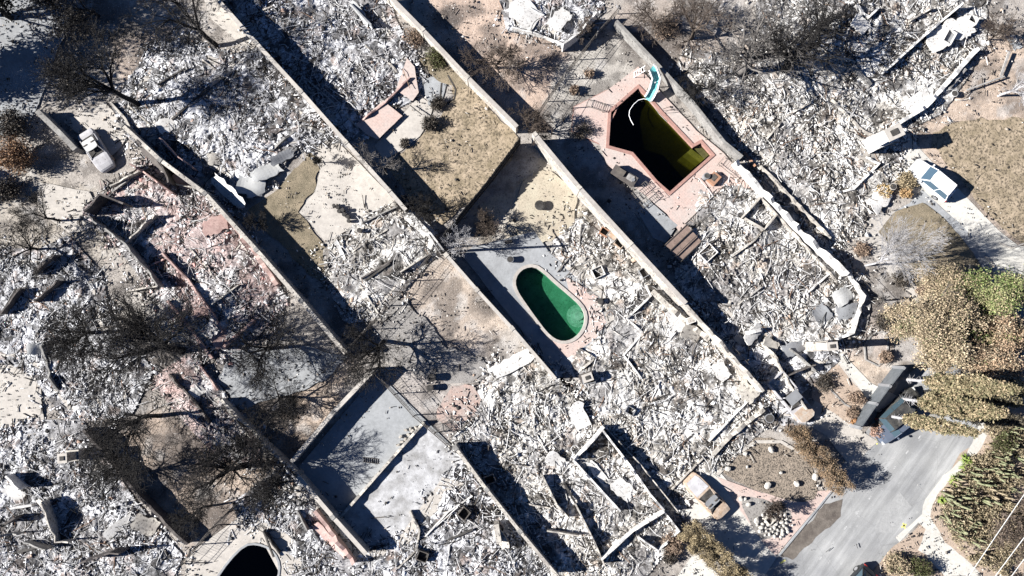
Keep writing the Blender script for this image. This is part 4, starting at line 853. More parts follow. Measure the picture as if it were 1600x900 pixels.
tree('burnt_tree', 'white limbed bare tree at the right edge of the tan yard', 'tree', 1560, 150, 5.5, 'bark_ash', seed=32, spread=.95, r=.14, trunk=.3, kids=(5, 3, 3, 2, 2))
tree('burnt_tree', 'tangled bare tree hugging the corner of the largest ruin', 'tree', 1545, 62, 3.5, 'bark_brown', seed=33, spread=1.1, r=.1, trunk=.25, kids=(6, 4, 3, 3))
tree('burnt_tree', 'black leafless tree in the corner between court walls', 'tree', 448, 752, 4, seed=34, spread=.9, r=.1, trunk=.3, kids=(5, 3, 3, 3), leaves=(1500, .08, DK, .2))
tree('burnt_tree', 'small bare tree leaning over the pale gravel circle', 'tree', 770, 350, 3.2, 'bark_brown', seed=35, spread=1.0, r=.08, trunk=.25, kids=(6, 4, 3, 3))
tree('burnt_tree', 'bare shrub tree above the rock pile on the street corner', 'tree', 1203, 792, 2.6, 'bark_brown', seed=36, spread=.9, r=.07, trunk=.25, kids=(6, 4, 3, 3))
tree('burnt_tree', 'spindly charred tree on the pavement at the far left edge', 'tree', 95, 345, 4.5, seed=37, spread=.8, r=.12, trunk=.4, kids=(4, 3, 3, 3))
tree('burnt_tree', 'tall slim burnt tree near the fuzzy crown in the upper left corner', 'tree', 155, 25, 6.5, seed=38, spread=1.0, r=.16, trunk=.3, kids=(5, 4, 3, 3), leaves=(3500, .09, DK, .35))
tree('burnt_tree', 'bare tree by the ribbed roof panels dropping shade on the tan yard', 'tree', 905, 60, 2.8, 'bark_brown', seed=39, spread=1, r=.07, trunk=.25, kids=(5, 3, 3))
tree('burnt_tree', 'charred tree at the lower left between fence and black pool', 'tree', 330, 790, 4.2, seed=40, spread=1.0, r=.12, trunk=.3, kids=(5, 3, 3, 3))
tree('burnt_tree', 'bare brown tree behind the cactus slope at the right edge', 'tree', 1560, 800, 5, 'bark_brown', seed=41, spread=1.1, r=.14, trunk=.2, kids=(7, 4, 4, 3, 2), leaves=(4000, .07, [((.16, .12, .09), .6), ((.07, .055, .045), .4)], .35))
# leafy trees
BRN = [((.42, .34, .23), .40), ((.32, .25, .165), .3), ((.2, .16, .11), .18), ((.15, .16, .08), .12)]
GRN = [((.16, .2, .07), .35), ((.25, .25, .12), .25), ((.34, .28, .17), .3), ((.07, .09, .035), .1)]
LV = dict(spread=.95, trunk=.28)
tree('broadleaf_tree', 'broad tree of scorched tan brown leaves beside the front garden', 'tree', 1410, 520, 8, 'bark_grey', seed=51, r=.3, kids=(6, 4, 3, 3), levels=4, leaves=(32000, .15, BRN, .38), **LV)
tree('broadleaf_tree', 'rusty brown leafed tree below the greenest crown at the right edge', 'tree', 1500, 545, 7.5, 'bark_grey', seed=52, r=.28, kids=(6, 4, 3, 3), levels=4, leaves=(32000, .15, [((.38, .27, .18), .5), ((.40, .33, .23), .3), ((.18, .13, .09), .2)], .38), **LV)
tree('broadleaf_tree', 'half green tree at the right edge shading the driveway', 'tree', 1478, 490, 8.5, 'bark_grey', seed=53, r=.3, kids=(6, 4, 3, 3), levels=4, leaves=(34000, .15, GRN, .38), **LV)
tree('broadleaf_tree', 'brown leafed tree nearest the upper garden lawn', 'tree', 1440, 470, 5.5, 'bark_grey', seed=54, r=.22, kids=(6, 4, 3, 3), levels=4, leaves=(15000, .14, BRN, .5), **LV)
tree('broadleaf_tree', 'leafy tree beyond the right edge whose crown just enters', 'tree', 1600, 470, 7, 'bark_grey', seed=55, r=.25, kids=(6, 4, 3, 3), levels=4, leaves=(20000, .15, GRN, .55), **LV)
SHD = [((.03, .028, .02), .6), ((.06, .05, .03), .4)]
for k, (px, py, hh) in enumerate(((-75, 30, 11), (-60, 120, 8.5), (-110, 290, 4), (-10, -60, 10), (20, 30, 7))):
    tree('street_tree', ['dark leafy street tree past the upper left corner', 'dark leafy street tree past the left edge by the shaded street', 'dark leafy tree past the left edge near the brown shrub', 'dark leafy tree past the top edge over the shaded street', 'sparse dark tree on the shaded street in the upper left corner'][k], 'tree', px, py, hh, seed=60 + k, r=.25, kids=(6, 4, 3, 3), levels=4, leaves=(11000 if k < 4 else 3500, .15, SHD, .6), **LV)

def shrub(px, py, rad, h, label, cols, seed, n=2500, size=.07, name='shrub', twig='bark_brown'):
    x, y = P(px, py); t = thing(name, label, 'shrub', (x, y, 0)); r = np.random.default_rng(seed); k = 60
    a = r.uniform(0, 6.28, k); q = np.sqrt(r.random(k)) * rad * .8; tip = np.stack([np.cos(a) * q, np.sin(a) * q, h * (1 - (q / rad) ** 2 * .5) * r.uniform(.6, 1, k)], 1)
    V, F = frusta(np.zeros((k, 3)) + np.stack([np.cos(a), np.sin(a), 0 * a], 1) * .08, tip, np.full(k, .02), np.full(k, .01), 3)
    link('stem', np_mesh('stem', V, F), M[twig], t)
    V, F, cc = leaf_cloud(np.concatenate([tip, tip * .75, tip * .5]), n, size, seed, cols, rad * .13)
    link('foliage', np_mesh('foliage', V, F, {'col': cc}), leaf_m, t); return t
RB = [((.24, .14, .08), .5), ((.14, .09, .06), .3), ((.3, .2, .12), .2)]; TB = [((.3, .22, .16), .5), ((.18, .13, .1), .5)]; BK = [((.05, .045, .04), .6), ((.12, .1, .08), .4)]
DG = [((.09, .10, .04), .5), ((.06, .05, .03), .5)]
for a in [
 (38, 250, 2.3, 2.6, 'reddish brown rounded bush at the far left edge', RB, 1, 7000, .09), (20, 300, 1.6, 1.6, 'dark bush below the reddish brown one at the left edge', BK, 2, 3000, .08),
 (30, 200, 2.0, 2.2, 'black scorched bush above the reddish brown one at the left edge', BK, 3, 4000, .09),
 (1335, 622, .9, .9, 'dry round shrub beside the gravel ring nearest the front walk', TB, 4), (1330, 645, .7, .6, 'squat dry shrub left of the sliding gate', TB, 5, 1800),
 (1334, 660, .5, .7, 'orange brown small shrub at the lower end of the gate', [((.4, .22, .1), .6), ((.2, .1, .05), .4)], 6, 1500), (1366, 672, .8, 1.0, 'pinkish dry shrub on the street side of the gate', [((.34, .22, .17), .6), ((.22, .14, .1), .4)], 7, 2500),
 (1380, 558, .8, .9, 'round brown shrub inside the stone ring of the front yard', TB, 8), (1375, 503, 1.0, .9, 'dark brown shrub above the stone ring', BK, 9), (1285, 597, 1.3, .7, 'dark scraggly shrub at the left of the front yard', BK, 10, 2000),
 (1412, 285, 1.2, 1.1, 'rounded brown shrub beside the white car driveway', [((.3, .24, .15), .6), ((.2, .16, .1), .4)], 11, 3500), (1412, 303, .7, .8, 'orange tan shrub at the corner of the walk near the white car', [((.42, .27, .14), .6), ((.3, .2, .1), .4)], 12, 2000),
 (1378, 300, .9, .7, 'golden dry shrub in the shade of the ruin near the white car', [((.45, .33, .16), .6), ((.3, .2, .1), .4)], 13, 2000),
 (683, 92, 1.5, 1.0, 'dark green shrub at the head of the dry lawn', DG, 14, 3500), (648, 62, 1.3, 1.0, 'twiggy brown shrub beside the upper wall', TB, 15, 1500), (672, 195, 1.0, 1.1, 'black shrub at the left end of the stone edged bed', BK, 16, 3000),
 (684, 165, .9, .9, 'black shrub inside the stone edged bed', BK, 17, 2500), (633, 225, .6, .7, 'charred shrub in front of the pink terrace', BK, 18, 1200), (920, 117, .6, .8, 'burnt round shrub above its twin left of the angular pool', TB, 19, 1500),
 (897, 143, .6, .8, 'lower burnt shrub left of the angular pool', TB, 20, 1500), (910, 205, 1.4, .8, 'fine black shrub on the deck left of the angular pool', BK, 21, 1600, .05), (1440, 455, 1.0, 1.0, 'dry scrub at the foot of the ash white tree', TB, 22, 2500),
 (1405, 435, 1.2, .9, 'grey scrub between the ash white tree and the railing', BK, 23, 1600), (1050, 845, 1.3, 1.3, 'brown bush at the upper end of the lower hedge', TB, 24, 4500), (1045, 868, .9, .9, 'dark bush next to the lower driveway', BK, 25, 2000),
 (1560, 690, 1.4, 1.5, 'dusty green bush among the cactus at the right edge', DG, 26, 3500), (1395, 880, 1.4, 1.2, 'straw coloured bush at the lower edge beside the pale path', BRN, 27, 4500), (1430, 885, 1.3, 1.4, 'olive bush at the lower edge beside the pale path', DG, 28, 4000),
 (1215, 790, .8, .7, 'black twiggy shrub behind the rock pile', BK, 29, 1200, .05), (760, 355, 1.4, .5, 'low black scrub beside the gravel circle', BK, 30, 1500, .05), (1040, 45, 1.6, .9, 'brown scrub near the wire fence corner', TB, 31, 2500),
 (1345, 390, 1.0, .6, 'rust brown scrub under the wall of the lower right ruin', TB, 32, 1800)]:
    shrub(*a)
def hedge(pts, w, h, label, cols, n, seed):
    t = thing('hedge', label, 'hedge'); r = np.random.default_rng(seed); pw = [np.array(P(*p)) for p in pts]; A = []
    for a, b_ in zip(pw[:-1], pw[1:]):
        L = np.linalg.norm(b_ - a); k = int(L * 26); tt = r.random(k); nrm = np.array([-(b_ - a)[1], (b_ - a)[0]]) / L
        xy = a + (b_ - a) * tt[:, None] + nrm * r.uniform(-w / 2, w / 2, (k, 1)); A.append(np.column_stack([xy, np.sqrt(r.random(k)) * (h + .5 * (fbm(xy[:, 0], xy[:, 1], 3, seed) - .5) * h)]))
    A = np.concatenate(A); k = len(A); V, F = frusta(np.column_stack([A[:, 0] + r.normal(0, .1, k), A[:, 1] + r.normal(0, .1, k), 0 * A[:, 0]]), A, np.full(k, .02), np.full(k, .012), 3)
    link('stem', np_mesh('stem', V, F), M['bark_brown'], t); V, F, cc = leaf_cloud(A, int(n * 2.4), .052, seed, cols, .16); link('foliage', np_mesh('foliage', V, F, {'col': cc}), leaf_m, t)
hedge([(1228, 665), (1250, 690), (1280, 725), (1305, 760)], 1.6, 2.6, 'scorched brown hedge between the mulch bed and the driveway of the burnt pickup', [((.22, .155, .10), .5), ((.12, .095, .065), .35), ((.32, .22, .13), .15)], 12000, 1)
hedge([(1065, 820), (1100, 850), (1135, 885), (1165, 925)], 2.2, 2.8, 'tan brown hedge beside the driveway of the burnt rusty wagon', [((.34, .27, .16), .5), ((.2, .16, .1), .4), ((.1, .08, .05), .1)], 17000, 2)
# tall narrow cypresses
def cypress(px, py, h, rad, label, cols, seed, lean=(0, 0), n=9000, bare=.28, col='bark_ash'):
    x, y = P(px, py); t = thing('cypress_tree', label, 'tree', (x, y, 0)); r = np.random.default_rng(seed)
    mb = MB(); mb.tube([(lean[0] * q * h, lean[1] * q * h, q * h) for q in (0, .3, .6, .97)], .16, 7, .03); mb.build('trunk', M[col], t)
    k = 500; q = r.uniform(bare, 1, k); rr_ = rad * np.sqrt(r.random(k)) * np.minimum(1, (1 - q) * 3 + .15) * np.minimum(1, (q - bare) * 6 + .3); a = r.uniform(0, 6.28, k)
    A = np.stack([lean[0] * q * h + np.cos(a) * rr_, lean[1] * q * h + np.sin(a) * rr_, q * h], 1); V, F, cc = leaf_cloud(A, n, .10, seed, cols, .13); link('foliage', np_mesh('foliage', V, F, {'col': cc}), leaf_m, t)
    q = r.uniform(.05, bare + .1, 60); c = np.stack([lean[0] * q * h, lean[1] * q * h, q * h], 1); a = r.uniform(0, 6.28, 60); e = c + np.stack([np.cos(a) * rad, np.sin(a) * rad, 0 * a + .4], 1) * r.uniform(.4, .9, (60, 1))
    V, F = frusta(c, e, np.full(60, .02), np.full(60, .01), 3); link('twigs', np_mesh('twigs', V, F), M['bark_ash'], t)
CY = [((.24, .20, .12), .4), ((.15, .135, .075), .3), ((.33, .255, .16), .2), ((.07, .07, .035), .1)]
cypress(1380, 648, 14, .5, 'slim olive cypress leaning across the street in front of the black car', CY, 1)
cypress(1402, 622, 15, .9, 'wide olive cypress directly behind the black car', CY, 2, n=16000)
cypress(1408, 592, 16, .8, 'olive cypress nearest the scorched brown trees', CY, 3, n=14000)
cypress(1475, 640, 11, .7, 'dark scorched cypress between road and cactus slope', [((.05, .045, .035), .6), ((.12, .1, .07), .4)], 4, n=9000, bare=.1, col='bark_black')
cypress(1445, 612, 13, .7, 'dark scorched cypress between the two widest olive ones', [((.05, .045, .035), .5), ((.14, .12, .07), .5)], 5, n=9000, bare=.1, col='bark_black')
cypress(1500, 600, 10, .8, 'short olive cypress above the road bend', CY, 6, n=12000, bare=.1)

# cactus slope
cact_m = rough_mat('cactus_skin', (.26, .26, .16), (.15, .17, .09), 1.2, (.36, .32, .2), 9, .36, .7, .2, .02)
cact_d = rough_mat('dead_cactus_skin', (.34, .29, .2), (.26, .2, .13), 2, (.1, .09, .06), 9, .4, .8, .2, .02)
aloe_m = rough_mat('aloe_leaf', (.2, .3, .06), (.28, .32, .1), 2, None, 9, .4, .6, 0)
def cactus(seed, m):
    r = random.Random(seed); mb = MB(); kids = []
    for i in range(10):
        a = r.uniform(0, 6.28); q = r.uniform(.1, .8); hh = r.uniform(.5, 2.2); l = r.uniform(-.3, .9)
        p = [(math.cos(a) * q, math.sin(a) * q, 0), (math.cos(a) * (q + l * .6), math.sin(a) * (q + l * .6), hh * .4), (math.cos(a) * (q + l), math.sin(a) * (q + l), hh * .93), (math.cos(a) * (q + l), math.sin(a) * (q + l), hh)]
        b_ = MB(); rad = r.uniform(.05, .085); b_.tube(p[:3], rad, 7); b_.tube(p[2:], rad, 7, rad * .4); kids.append(b_)
        if hh > 1.8 and r.random() < .6:
            bb = r.uniform(0, 6.28); c = p[1]; b_.tube([c, (c[0] + math.cos(bb) * .3, c[1] + math.sin(bb) * .3, c[2] + .2), (c[0] + math.cos(bb) * .4, c[1] + math.sin(bb) * .4, c[2] + .9)], rad * .8, 6)
    t = bpy.data.objects.new('cactus', None); C.objects.link(t)
    for b_ in kids: b_.build('stem', m, t, True)
    return t
protos = [cactus(5, cact_m), cactus(6, cact_m), cactus(7, cact_d)]
rows = [('at the head of the slope by the road bend', 1575, 660), ('just below the topmost clump on the slope', 1590, 672), ('beside the pale path bend', 1548, 690), ('third down by the path', 1560, 712), ('right of the cypress tip', 1585, 705),
 ('left of the grey bare patch', 1535, 722), ('behind the bright green aloe', 1560, 735), ('in the centre of the slope', 1545, 745), ('touching the right edge of the picture mid slope', 1598, 735), ('right beside the bright green aloe', 1520, 738),
 ('leftmost on the upper slope', 1500, 745), ('over the narrow pale path', 1488, 762), ('above the straw coloured mound', 1505, 770), ('leaning over the lower straw mound', 1525, 765), ('among brown scrub mid slope', 1545, 775),
 ('lowest at the left of the slope', 1480, 782), ('beside the narrow path bend', 1475, 800), ('in the brown thicket', 1500, 800), ('at the lower thicket edge', 1490, 820), ('below the brown thicket', 1510, 835), ('nearest the long thin shadow on the path', 1530, 862), ('fallen among straw by the thicket', 1515, 815), ('at the right margin near the power lines', 1580, 755)]
for i, (lb, px, py) in enumerate(rows):
    k = i % 3 if i > 2 else i; dead = (k == 2)
    o = protos[i] if i < 3 else copy_tree(protos[k]); x, y = P(px, py); o.location = (x, y, 0); o.rotation_euler = (0, 0, i * 1.7); sc_ = .55 + .5 * random.random(); o.scale = (sc_ * 1.25, sc_ * 1.25, sc_)
    tag(o, ('dead straw coloured ' if dead else 'green ') + 'columnar cactus clump ' + lb, 'cactus', 'cactus clumps on the roadside slope')
def aloe(px, py, rad, label, seed):
    r = random.Random(seed); x, y = P(px, py); t = thing('aloe_plant', label, 'plant', (x, y, 0)); mb = MB()
    for i in range(46):
        a = r.uniform(0, 6.28); L = rad * r.uniform(.5, 1); u = Vector((math.cos(a), math.sin(a), 0)); w = Vector((-u.y, u.x, 0)) * .04; z0 = .1; zt = r.uniform(.15, .7)
        p0 = u * .05; p1 = u * L * .5 + Vector((0, 0, zt)); p2 = u * L + Vector((0, 0, zt * .8)); mb.add([p0 - w, p0 + w, p1 + w, p1 - w, p2], [(0, 1, 2, 3), (3, 2, 4)]); mb.add([p0 - w + Vector((0, 0, .03)), p0 + w + Vector((0, 0, .03)), p1 + w + Vector((0, 0, .02)), p1 - w + Vector((0, 0, .02)), p2 + Vector((0, 0, .003))], [(3, 2, 1, 0), (4, 2, 3)])
    mb.build('leaves', aloe_m, t)
aloe(1508, 728, 1.0, 'bright green spiky aloe highest on the left of the cactus slope', 1); aloe(1488, 750, .8, 'yellow green aloe at the edge of the narrow path', 2); aloe(1468, 780, .6, 'small green aloe by the pale kerb of the slope', 3); aloe(1505, 716, .7, 'small green aloe just above the brightest one', 4)
# dry scrub of the slope
r = np.random.default_rng(5); n = 14000; px_ = r.uniform(1470, 1640, n); py_ = r.uniform(640, 930, n); q = np.array([P(a, b_) for a, b_ in zip(px_[:n], py_[:n])])
pl = PP([(1540, 650), (1640, 600), (1640, 930), (1500, 870), (1465, 800), (1480, 760), (1510, 715)]); kp = (sdist(q[:, 0], q[:, 1], pl) > 0) & (fbm(q[:, 0] * .6, q[:, 1] * .6, 3, 4) > .42); q = q[kp]; kq = len(q)
A = np.column_stack([q, r.uniform(0, .9, kq)]); V, F, cc = leaf_cloud(A, kq * 5, .08, 9, [((.24, .19, .12), .4), ((.14, .12, .075), .3), ((.36, .3, .2), .3)], .1)
tag(link('undergrowth', np_mesh('undergrowth', V, F, {'col': cc}), leaf_m), 'dry brown undergrowth covering the cactus slope', 'undergrowth', None, 'stuff')

# ---------------------------------------------------------------- vehicles
carpaint = {}
def paint(name, c, rough=.3, metallic=0):
    m, nt, b = new_mat(name); v = opos(nt)
    nt.links.new(mix(nt, .35, (*c,), ramp(nt, noise_f(nt, v, 2.5, 5, .7), [(.3, tuple(q * .7 for q in c)), (.7, c)])), b.inputs['Base Color'])
    b.inputs['Roughness'].default_value = rough; b.inputs['Metallic'].default_value = metallic; return m
M['carwhite'] = paint('white_car_paint', (.82, .82, .82), .25)
M['carblack'] = paint('black_car_paint', (.02, .022, .025), .25)
M['carblue'] = paint('blue_grey_car_paint', (.10, .12, .16), .35)
M['glass'] = paint('car_window_glass', (.05, .08, .10), .08)
M['glassblue'] = paint('pale_car_window_glass', (.06, .10, .14), .12)
M['tyre'] = rough_mat('tyre_rubber', (.03, .03, .03), (.05, .05, .05), 3, None, 9, .4, .8, 0, pos=opos)
M['rim'] = paint('wheel_rim', (.45, .45, .46), .4, .6)
M['dust'] = rough_mat('dusty_black_paint', (.03, .032, .036), (.10, .095, .085), 1.6, (.2, .18, .13), 9, .36, .5, 0, pos=opos)
M['burntpale'] = rough_mat('burnt_pale_car_metal', (.55, .54, .55), (.34, .33, .34), 1.6, (.12, .10, .09), 7, .36, .7, .1, .02, pos=opos)
M['burntrust'] = rough_mat('burnt_rusty_car_metal', (.52, .44, .37), (.36, .25, .17), 1.4, (.14, .09, .06), 7, .38, .75, .1, .02, pos=opos)
M['rust'] = rough_mat('orange_rust', (.40, .27, .18), (.46, .42, .37), 1.8, (.16, .09, .06), 7, .38, .8, .1, .02, pos=opos)
M['light'] = paint('lamp_lens', (.6, .6, .58), .15); M['red'] = paint('tail_lamp_lens', (.4, .03, .02), .2)
def loft(mb, rings):
    n = len(rings[0]); v = [p for r_ in rings for p in r_]; f = []
    for i in range(len(rings) - 1):
        for k in range(n): f.append((i * n + k, i * n + (k + 1) % n, (i + 1) * n + (k + 1) % n, (i + 1) * n + k))
    f += [tuple(range(n - 1, -1, -1)), tuple((len(rings) - 1) * n + k for k in range(n))]; mb.add(v, f)
def car(label, cat, px, py, front, L=4.6, W=1.85, H=1.5, m='carwhite', glass='glass', burnt=False, roof=None, hood=None, cab=(-.42, .18), suv=False, zc=.95, name='parked_car', group=None, tilt=0):
    x, y = P(px, py, .8); fx, fy = P(*front, .8); ang = math.atan2(fy - y, fx - x)
    t = thing(name, label, cat, (x, y, 0), ang, group); hl, hw = L / 2, W / 2; zb = .22 if not burnt else .1; zw = zc - (.12 if burnt else 0); H = H - (.12 if burnt else 0)
    def ring(xx, w, zt, zlow, sh=.12):
        return [(xx, -w * .92, zlow), (xx, -w, zlow + .18), (xx, -w, zt - sh), (xx, -w * .93, zt - .03), (xx, -w * .6, zt), (xx, w * .6, zt), (xx, w * .93, zt - .03), (xx, w, zt - sh), (xx, w, zlow + .18), (xx, w * .92, zlow)]
    st = [(-hl, .74, zw - .25 if not suv else zw - .1), (-hl * .96, .9, zw - .08), (-hl * .8, .985, zw), (-hl * .3, 1, zw), (hl * .2, 1, zw), (hl * .42, 1, zw - .03), (hl * .72, .97, zw - .12), (hl * .9, .88, zw - .22), (hl * .97, .78, zw - .32), (hl, .62, zw - .42)]
    mb = MB(); loft(mb, [ring(a if isinstance(a, float) else a, hw * w, zt, zb) for a, w, zt in st])
    body = mb.build('body', M[m], t)
    c0, c1 = L * cab[0] if not suv else -hl * .93, L * cab[1]; r0, r1 = c0 + (.55 if not suv else .3), c1 - .65; gw = hw * .88; rw = hw * .72
    Rf = M[roof] if roof else M[m]
    # roof panel with rounded corners
    mb = MB(); rp = [(r0, -rw + .12), (r0 + .1, -rw), (r1 - .12, -rw), (r1, -rw + .15), (r1 + .05, 0), (r1, rw - .15), (r1 - .12, rw), (r0 + .1, rw), (r0, rw - .12)]
    mb.prism(rp, H - .05, H); rf = mb.build('roof', Rf, t)
    pil = MB()
    for sx_, bx, tx in ((1, c1, r1 - .04), (1, c0, r0 + .04), (1, (c0 + c1) / 2 - .1, (r0 + r1) / 2 - .1)):
        for s_ in (-1, 1):
            pp = MB(); pp.tube([(bx, s_ * gw, zw - .03), (tx, s_ * rw * .97, H - .03)], .045 if bx in (c0, c1) else .04, 5); pp.build('pillar', M[m], t)
    e = .012
    def pane(nm, q, mm): mb = MB(); mb.add(q, [(0, 1, 2, 3)]); mb.build(nm, mm, t)
    if not burnt:
        G = M[glass]; zz = zw + .004
        pane('windscreen', [(c1, -gw + .05, zz), (c1, gw - .05, zz), (r1 + .04, rw - .08, H - .04), (r1 + .04, -rw + .08, H - .04)], G)
        pane('rear_window', [(c0, gw - .05, zz), (c0, -gw + .05, zz), (r0 - .02, -rw + .08, H - .04), (r0 - .02, rw - .08, H - .04)], G)
        for s_ in (-1, 1):
            pane('side_window', [(c0 + .08, s_ * (gw + e), zz), (c1 - .08, s_ * (gw + e), zz), (r1 - .06, s_ * (rw + e), H - .05), (r0 + .06, s_ * (rw + e), H - .05)][::s_], G)
            mb = MB(); mb.box((c1 - .18, s_ * (hw + .09), zw + .06), (.12, .2, .13)); mb.build('mirror', M[m], t)
            mb = MB(); mb.box((hl * .93, s_ * hw * .66, zw - .33), (.22, .34, .14), s_ * -.25); mb.build('headlight', M['light'], t)
            mb = MB(); mb.box((-hl * .965, s_ * hw * .76, zw - .22), (.1, .25, .22)); mb.build('tail_light', M['red'], t)
        mb = MB(); mb.box((hl * .99, 0, .42), (.08, W * .55, .12)); mb.build('grille', M['tyre'], t)
    else:
        mb = MB(); mb.prism([(c0 + .15, -gw + .12), (c1 - .1, -gw + .12), (c1 - .1, gw - .12), (c0 + .15, gw - .12)], zw + .003, zw + .03); mb.build('cabin_floor', M['char'], t)
        mb = MB(); mb.tube([(c1 - .5, .35, zw + .1), (c1 - .35, .35, zw + .35)], .02, 5); mb.build('steering_column', M['iron'], t)
        for q in (-.4, .4): mb = MB(); mb.box(((c0 + c1) / 2 + .1, q, zw + .12), (.45, .42, .2)); mb.box(((c0 + c1) / 2 - .12, q, zw + .3), (.1, .4, .4), 0, 0, -.2); mb.build('seat_frame', M['iron'], t)
    if hood:
        mb = MB(); mb.add([(c1 + .12, -gw + .05, zw + .012), (hl * .72, -gw + .12, zw - .09), (hl * .88, -gw * .7, zw - .19), (hl * .88, gw * .7, zw - .19), (hl * .72, gw - .12, zw - .09), (c1 + .12, gw - .05, zw + .012)], [(0, 1, 4, 5), (1, 2, 3, 4)]); mb.build('bonnet', M[hood], t)
    for a in (-.30, .31):
        for s_ in (-1, 1):
            wx, wy, rr_ = a * L, s_ * (hw - .09), (.34 if not burnt else .27); mb = MB(); mb.tube([(wx, wy - .12, rr_), (wx, wy + .12, rr_)], rr_, 16); w = mb.build('wheel', M['tyre'] if not burnt else M['rust'], t)
            mb = MB(); mb.tube([(wx, wy + s_ * .10, rr_), (wx, wy + s_ * .135, rr_)], rr_ * .62, 12); mb.build('rim', M['rim'], w)
    return t
car('clean white car parked on the pale driveway at the right with bluish windscreen', 'car', 1457, 281, (1434, 262), 4.7, 1.95, 1.65, 'carwhite', 'glassblue', suv=True, cab=(-.4, .22), zc=1.0)
car('burnt pale grey sedan with missing windows at the left beside tall charred panels', 'burnt car', 148, 234, (160, 253), 4.5, 1.75, 1.4, 'burntpale', burnt=True, roof='sheet', cab=(-.36, .16))
car('burnt rusty cream wagon on the driveway above the tan brown hedge', 'burnt car', 1105, 776, (1088, 758), 4.9, 1.85, 1.35, 'burntrust', burnt=True, roof='sheetgrey', cab=(-.3, .1), hood='burntpale')
# burnt pickup: long bed and rust bonnet
car('leaf strewn black car under the cypress trees behind the dark gate', 'car', 1408, 640, (1440, 612), 4.9, 1.95, 1.7, 'dust', 'glass', suv=True, cab=(-.4, .22))
car('dark blue grey sedan showing from beneath the slim cypress on the street', 'car', 1400, 665, (1386, 676), 4.2, 1.8, 1.4, 'carblue', 'glass', cab=(-.4, .2))
car('black car on the street cut by the bottom edge', 'car', 1338, 918, (1330, 927), 4.4, 1.8, 1.45, 'carblack', 'glass', cab=(-.4, .2))
def pickup():
    x, y = P(1237, 622, .7); fx, fy = P(1262, 652, .7); t = thing('burnt_pickup', 'burnt pickup with ash filled bed and orange rusted bonnet beside the scorched hedge', 'burnt truck', (x, y, 0), math.atan2(fy - y, fx - x))
    L, W = 5.2, 1.9; mb = MB(); mb.prism([(-L / 2, -W / 2), (L / 2 - .3, -W / 2), (L / 2, -W / 2 + .35), (L / 2, W / 2 - .35), (L / 2 - .3, W / 2), (-L / 2, W / 2)], .15, .75); mb.build('body', M['burntpale'], t)
    for s_ in (-1, 1): mb = MB(); mb.box((-1.2, s_ * (W / 2 - .05), .98), (2.7, .1, .45)); mb.build('bed_side', M['burntpale'], t)
    mb = MB(); mb.box((-L / 2 + .05, 0, .98), (.1, W - .22, .45)); mb.build('tailgate', M['burntpale'], t)
    mb = MB(); mb.prism([(1.25, -.8), (2.3, -.78), (2.52, -.5), (2.52, .5), (2.3, .78), (1.25, .8)], .753, .95); mb.build('bonnet', M['rust'], t)
    mb = MB(); mb.box((-.15, 0, 1.5), (1.0, 1.35, .06)); mb.build('roof', M['sheetgrey'], t)
    for a, c in ((.8, .35), (-.65, -.62)):
        for s_ in (-1, 1): mb = MB(); mb.tube([(a, s_ * .85, .75), (c, s_ * .66, 1.48)], .05, 5); mb.build('pillar', M['burntpale'], t)
    mb = MB(); mb.prism([(-.6, -.75), (.9, -.75), (.9, .75), (-.6, .75)], .754, .8); mb.build('cabin_floor', M['char'], t)
    mb = MB()
    for i in range(40): a = random.uniform(-2.4, -.9); b_ = random.uniform(-.7, .7); mb.box((a, b_, .82 + random.uniform(0, .12)), (random.uniform(.1, .5), random.uniform(.1, .35), .1), random.uniform(0, 3), random.uniform(-.4, .4), random.uniform(-.4, .4))
    mb.build('ash_load', M['white'], t)
    for a in (-1.6, 1.75):
        for s_ in (-1, 1):
            mb = MB(); mb.tube([(a, s_ * .86 - .12, .3), (a, s_ * .86 + .12, .3)], .3, 14); w = mb.build('wheel', M['rust'], t)
pickup()
tree('burnt_tree', 'bare grey tree whose limbs cross the ash at the top of the largest ruin', 'tree', 1225, 112, 8.5, 'bark_black', seed=71, spread=1.2, r=.4, trunk=.2, kids=(6, 4, 3, 3, 2))
tree('burnt_tree', 'low black tree at the left between sedan driveway and far left ruin', 'tree', 60, 390, 4.5, seed=72, spread=1.2, r=.14, trunk=.22, kids=(6, 4, 3, 3, 2))
tree('burnt_tree', 'wide bare black tree left of the scorched lower left wall', 'tree', 205, 740, 5, seed=73, spread=1.2, r=.16, trunk=.22, kids=(7, 4, 3, 3, 3))
tree('burnt_tree', 'spreading black tree over the brown yard above the grey court', 'tree', 440, 620, 4.5, seed=74, spread=1.25, r=.15, trunk=.2, kids=(7, 4, 4, 3, 3))
tree('burnt_tree', 'bare tree over the tan lawn next to the charred board fence', 'tree', 655, 335, 3.6, 'bark_black', seed=75, spread=1.2, r=.11, trunk=.22, kids=(6, 4, 3, 3))
tree('burnt_tree', 'thin black tree among pavement cracks near the pink walled ruin', 'tree', 225, 520, 4, seed=76, spread=1.2, r=.12, trunk=.22, kids=(6, 4, 3, 3))
tree('burnt_tree', 'low scorched tree right of the black round pool', 'tree', 380, 700, 3.8, seed=77, spread=1.2, r=.1, trunk=.22, kids=(6, 4, 3, 3))

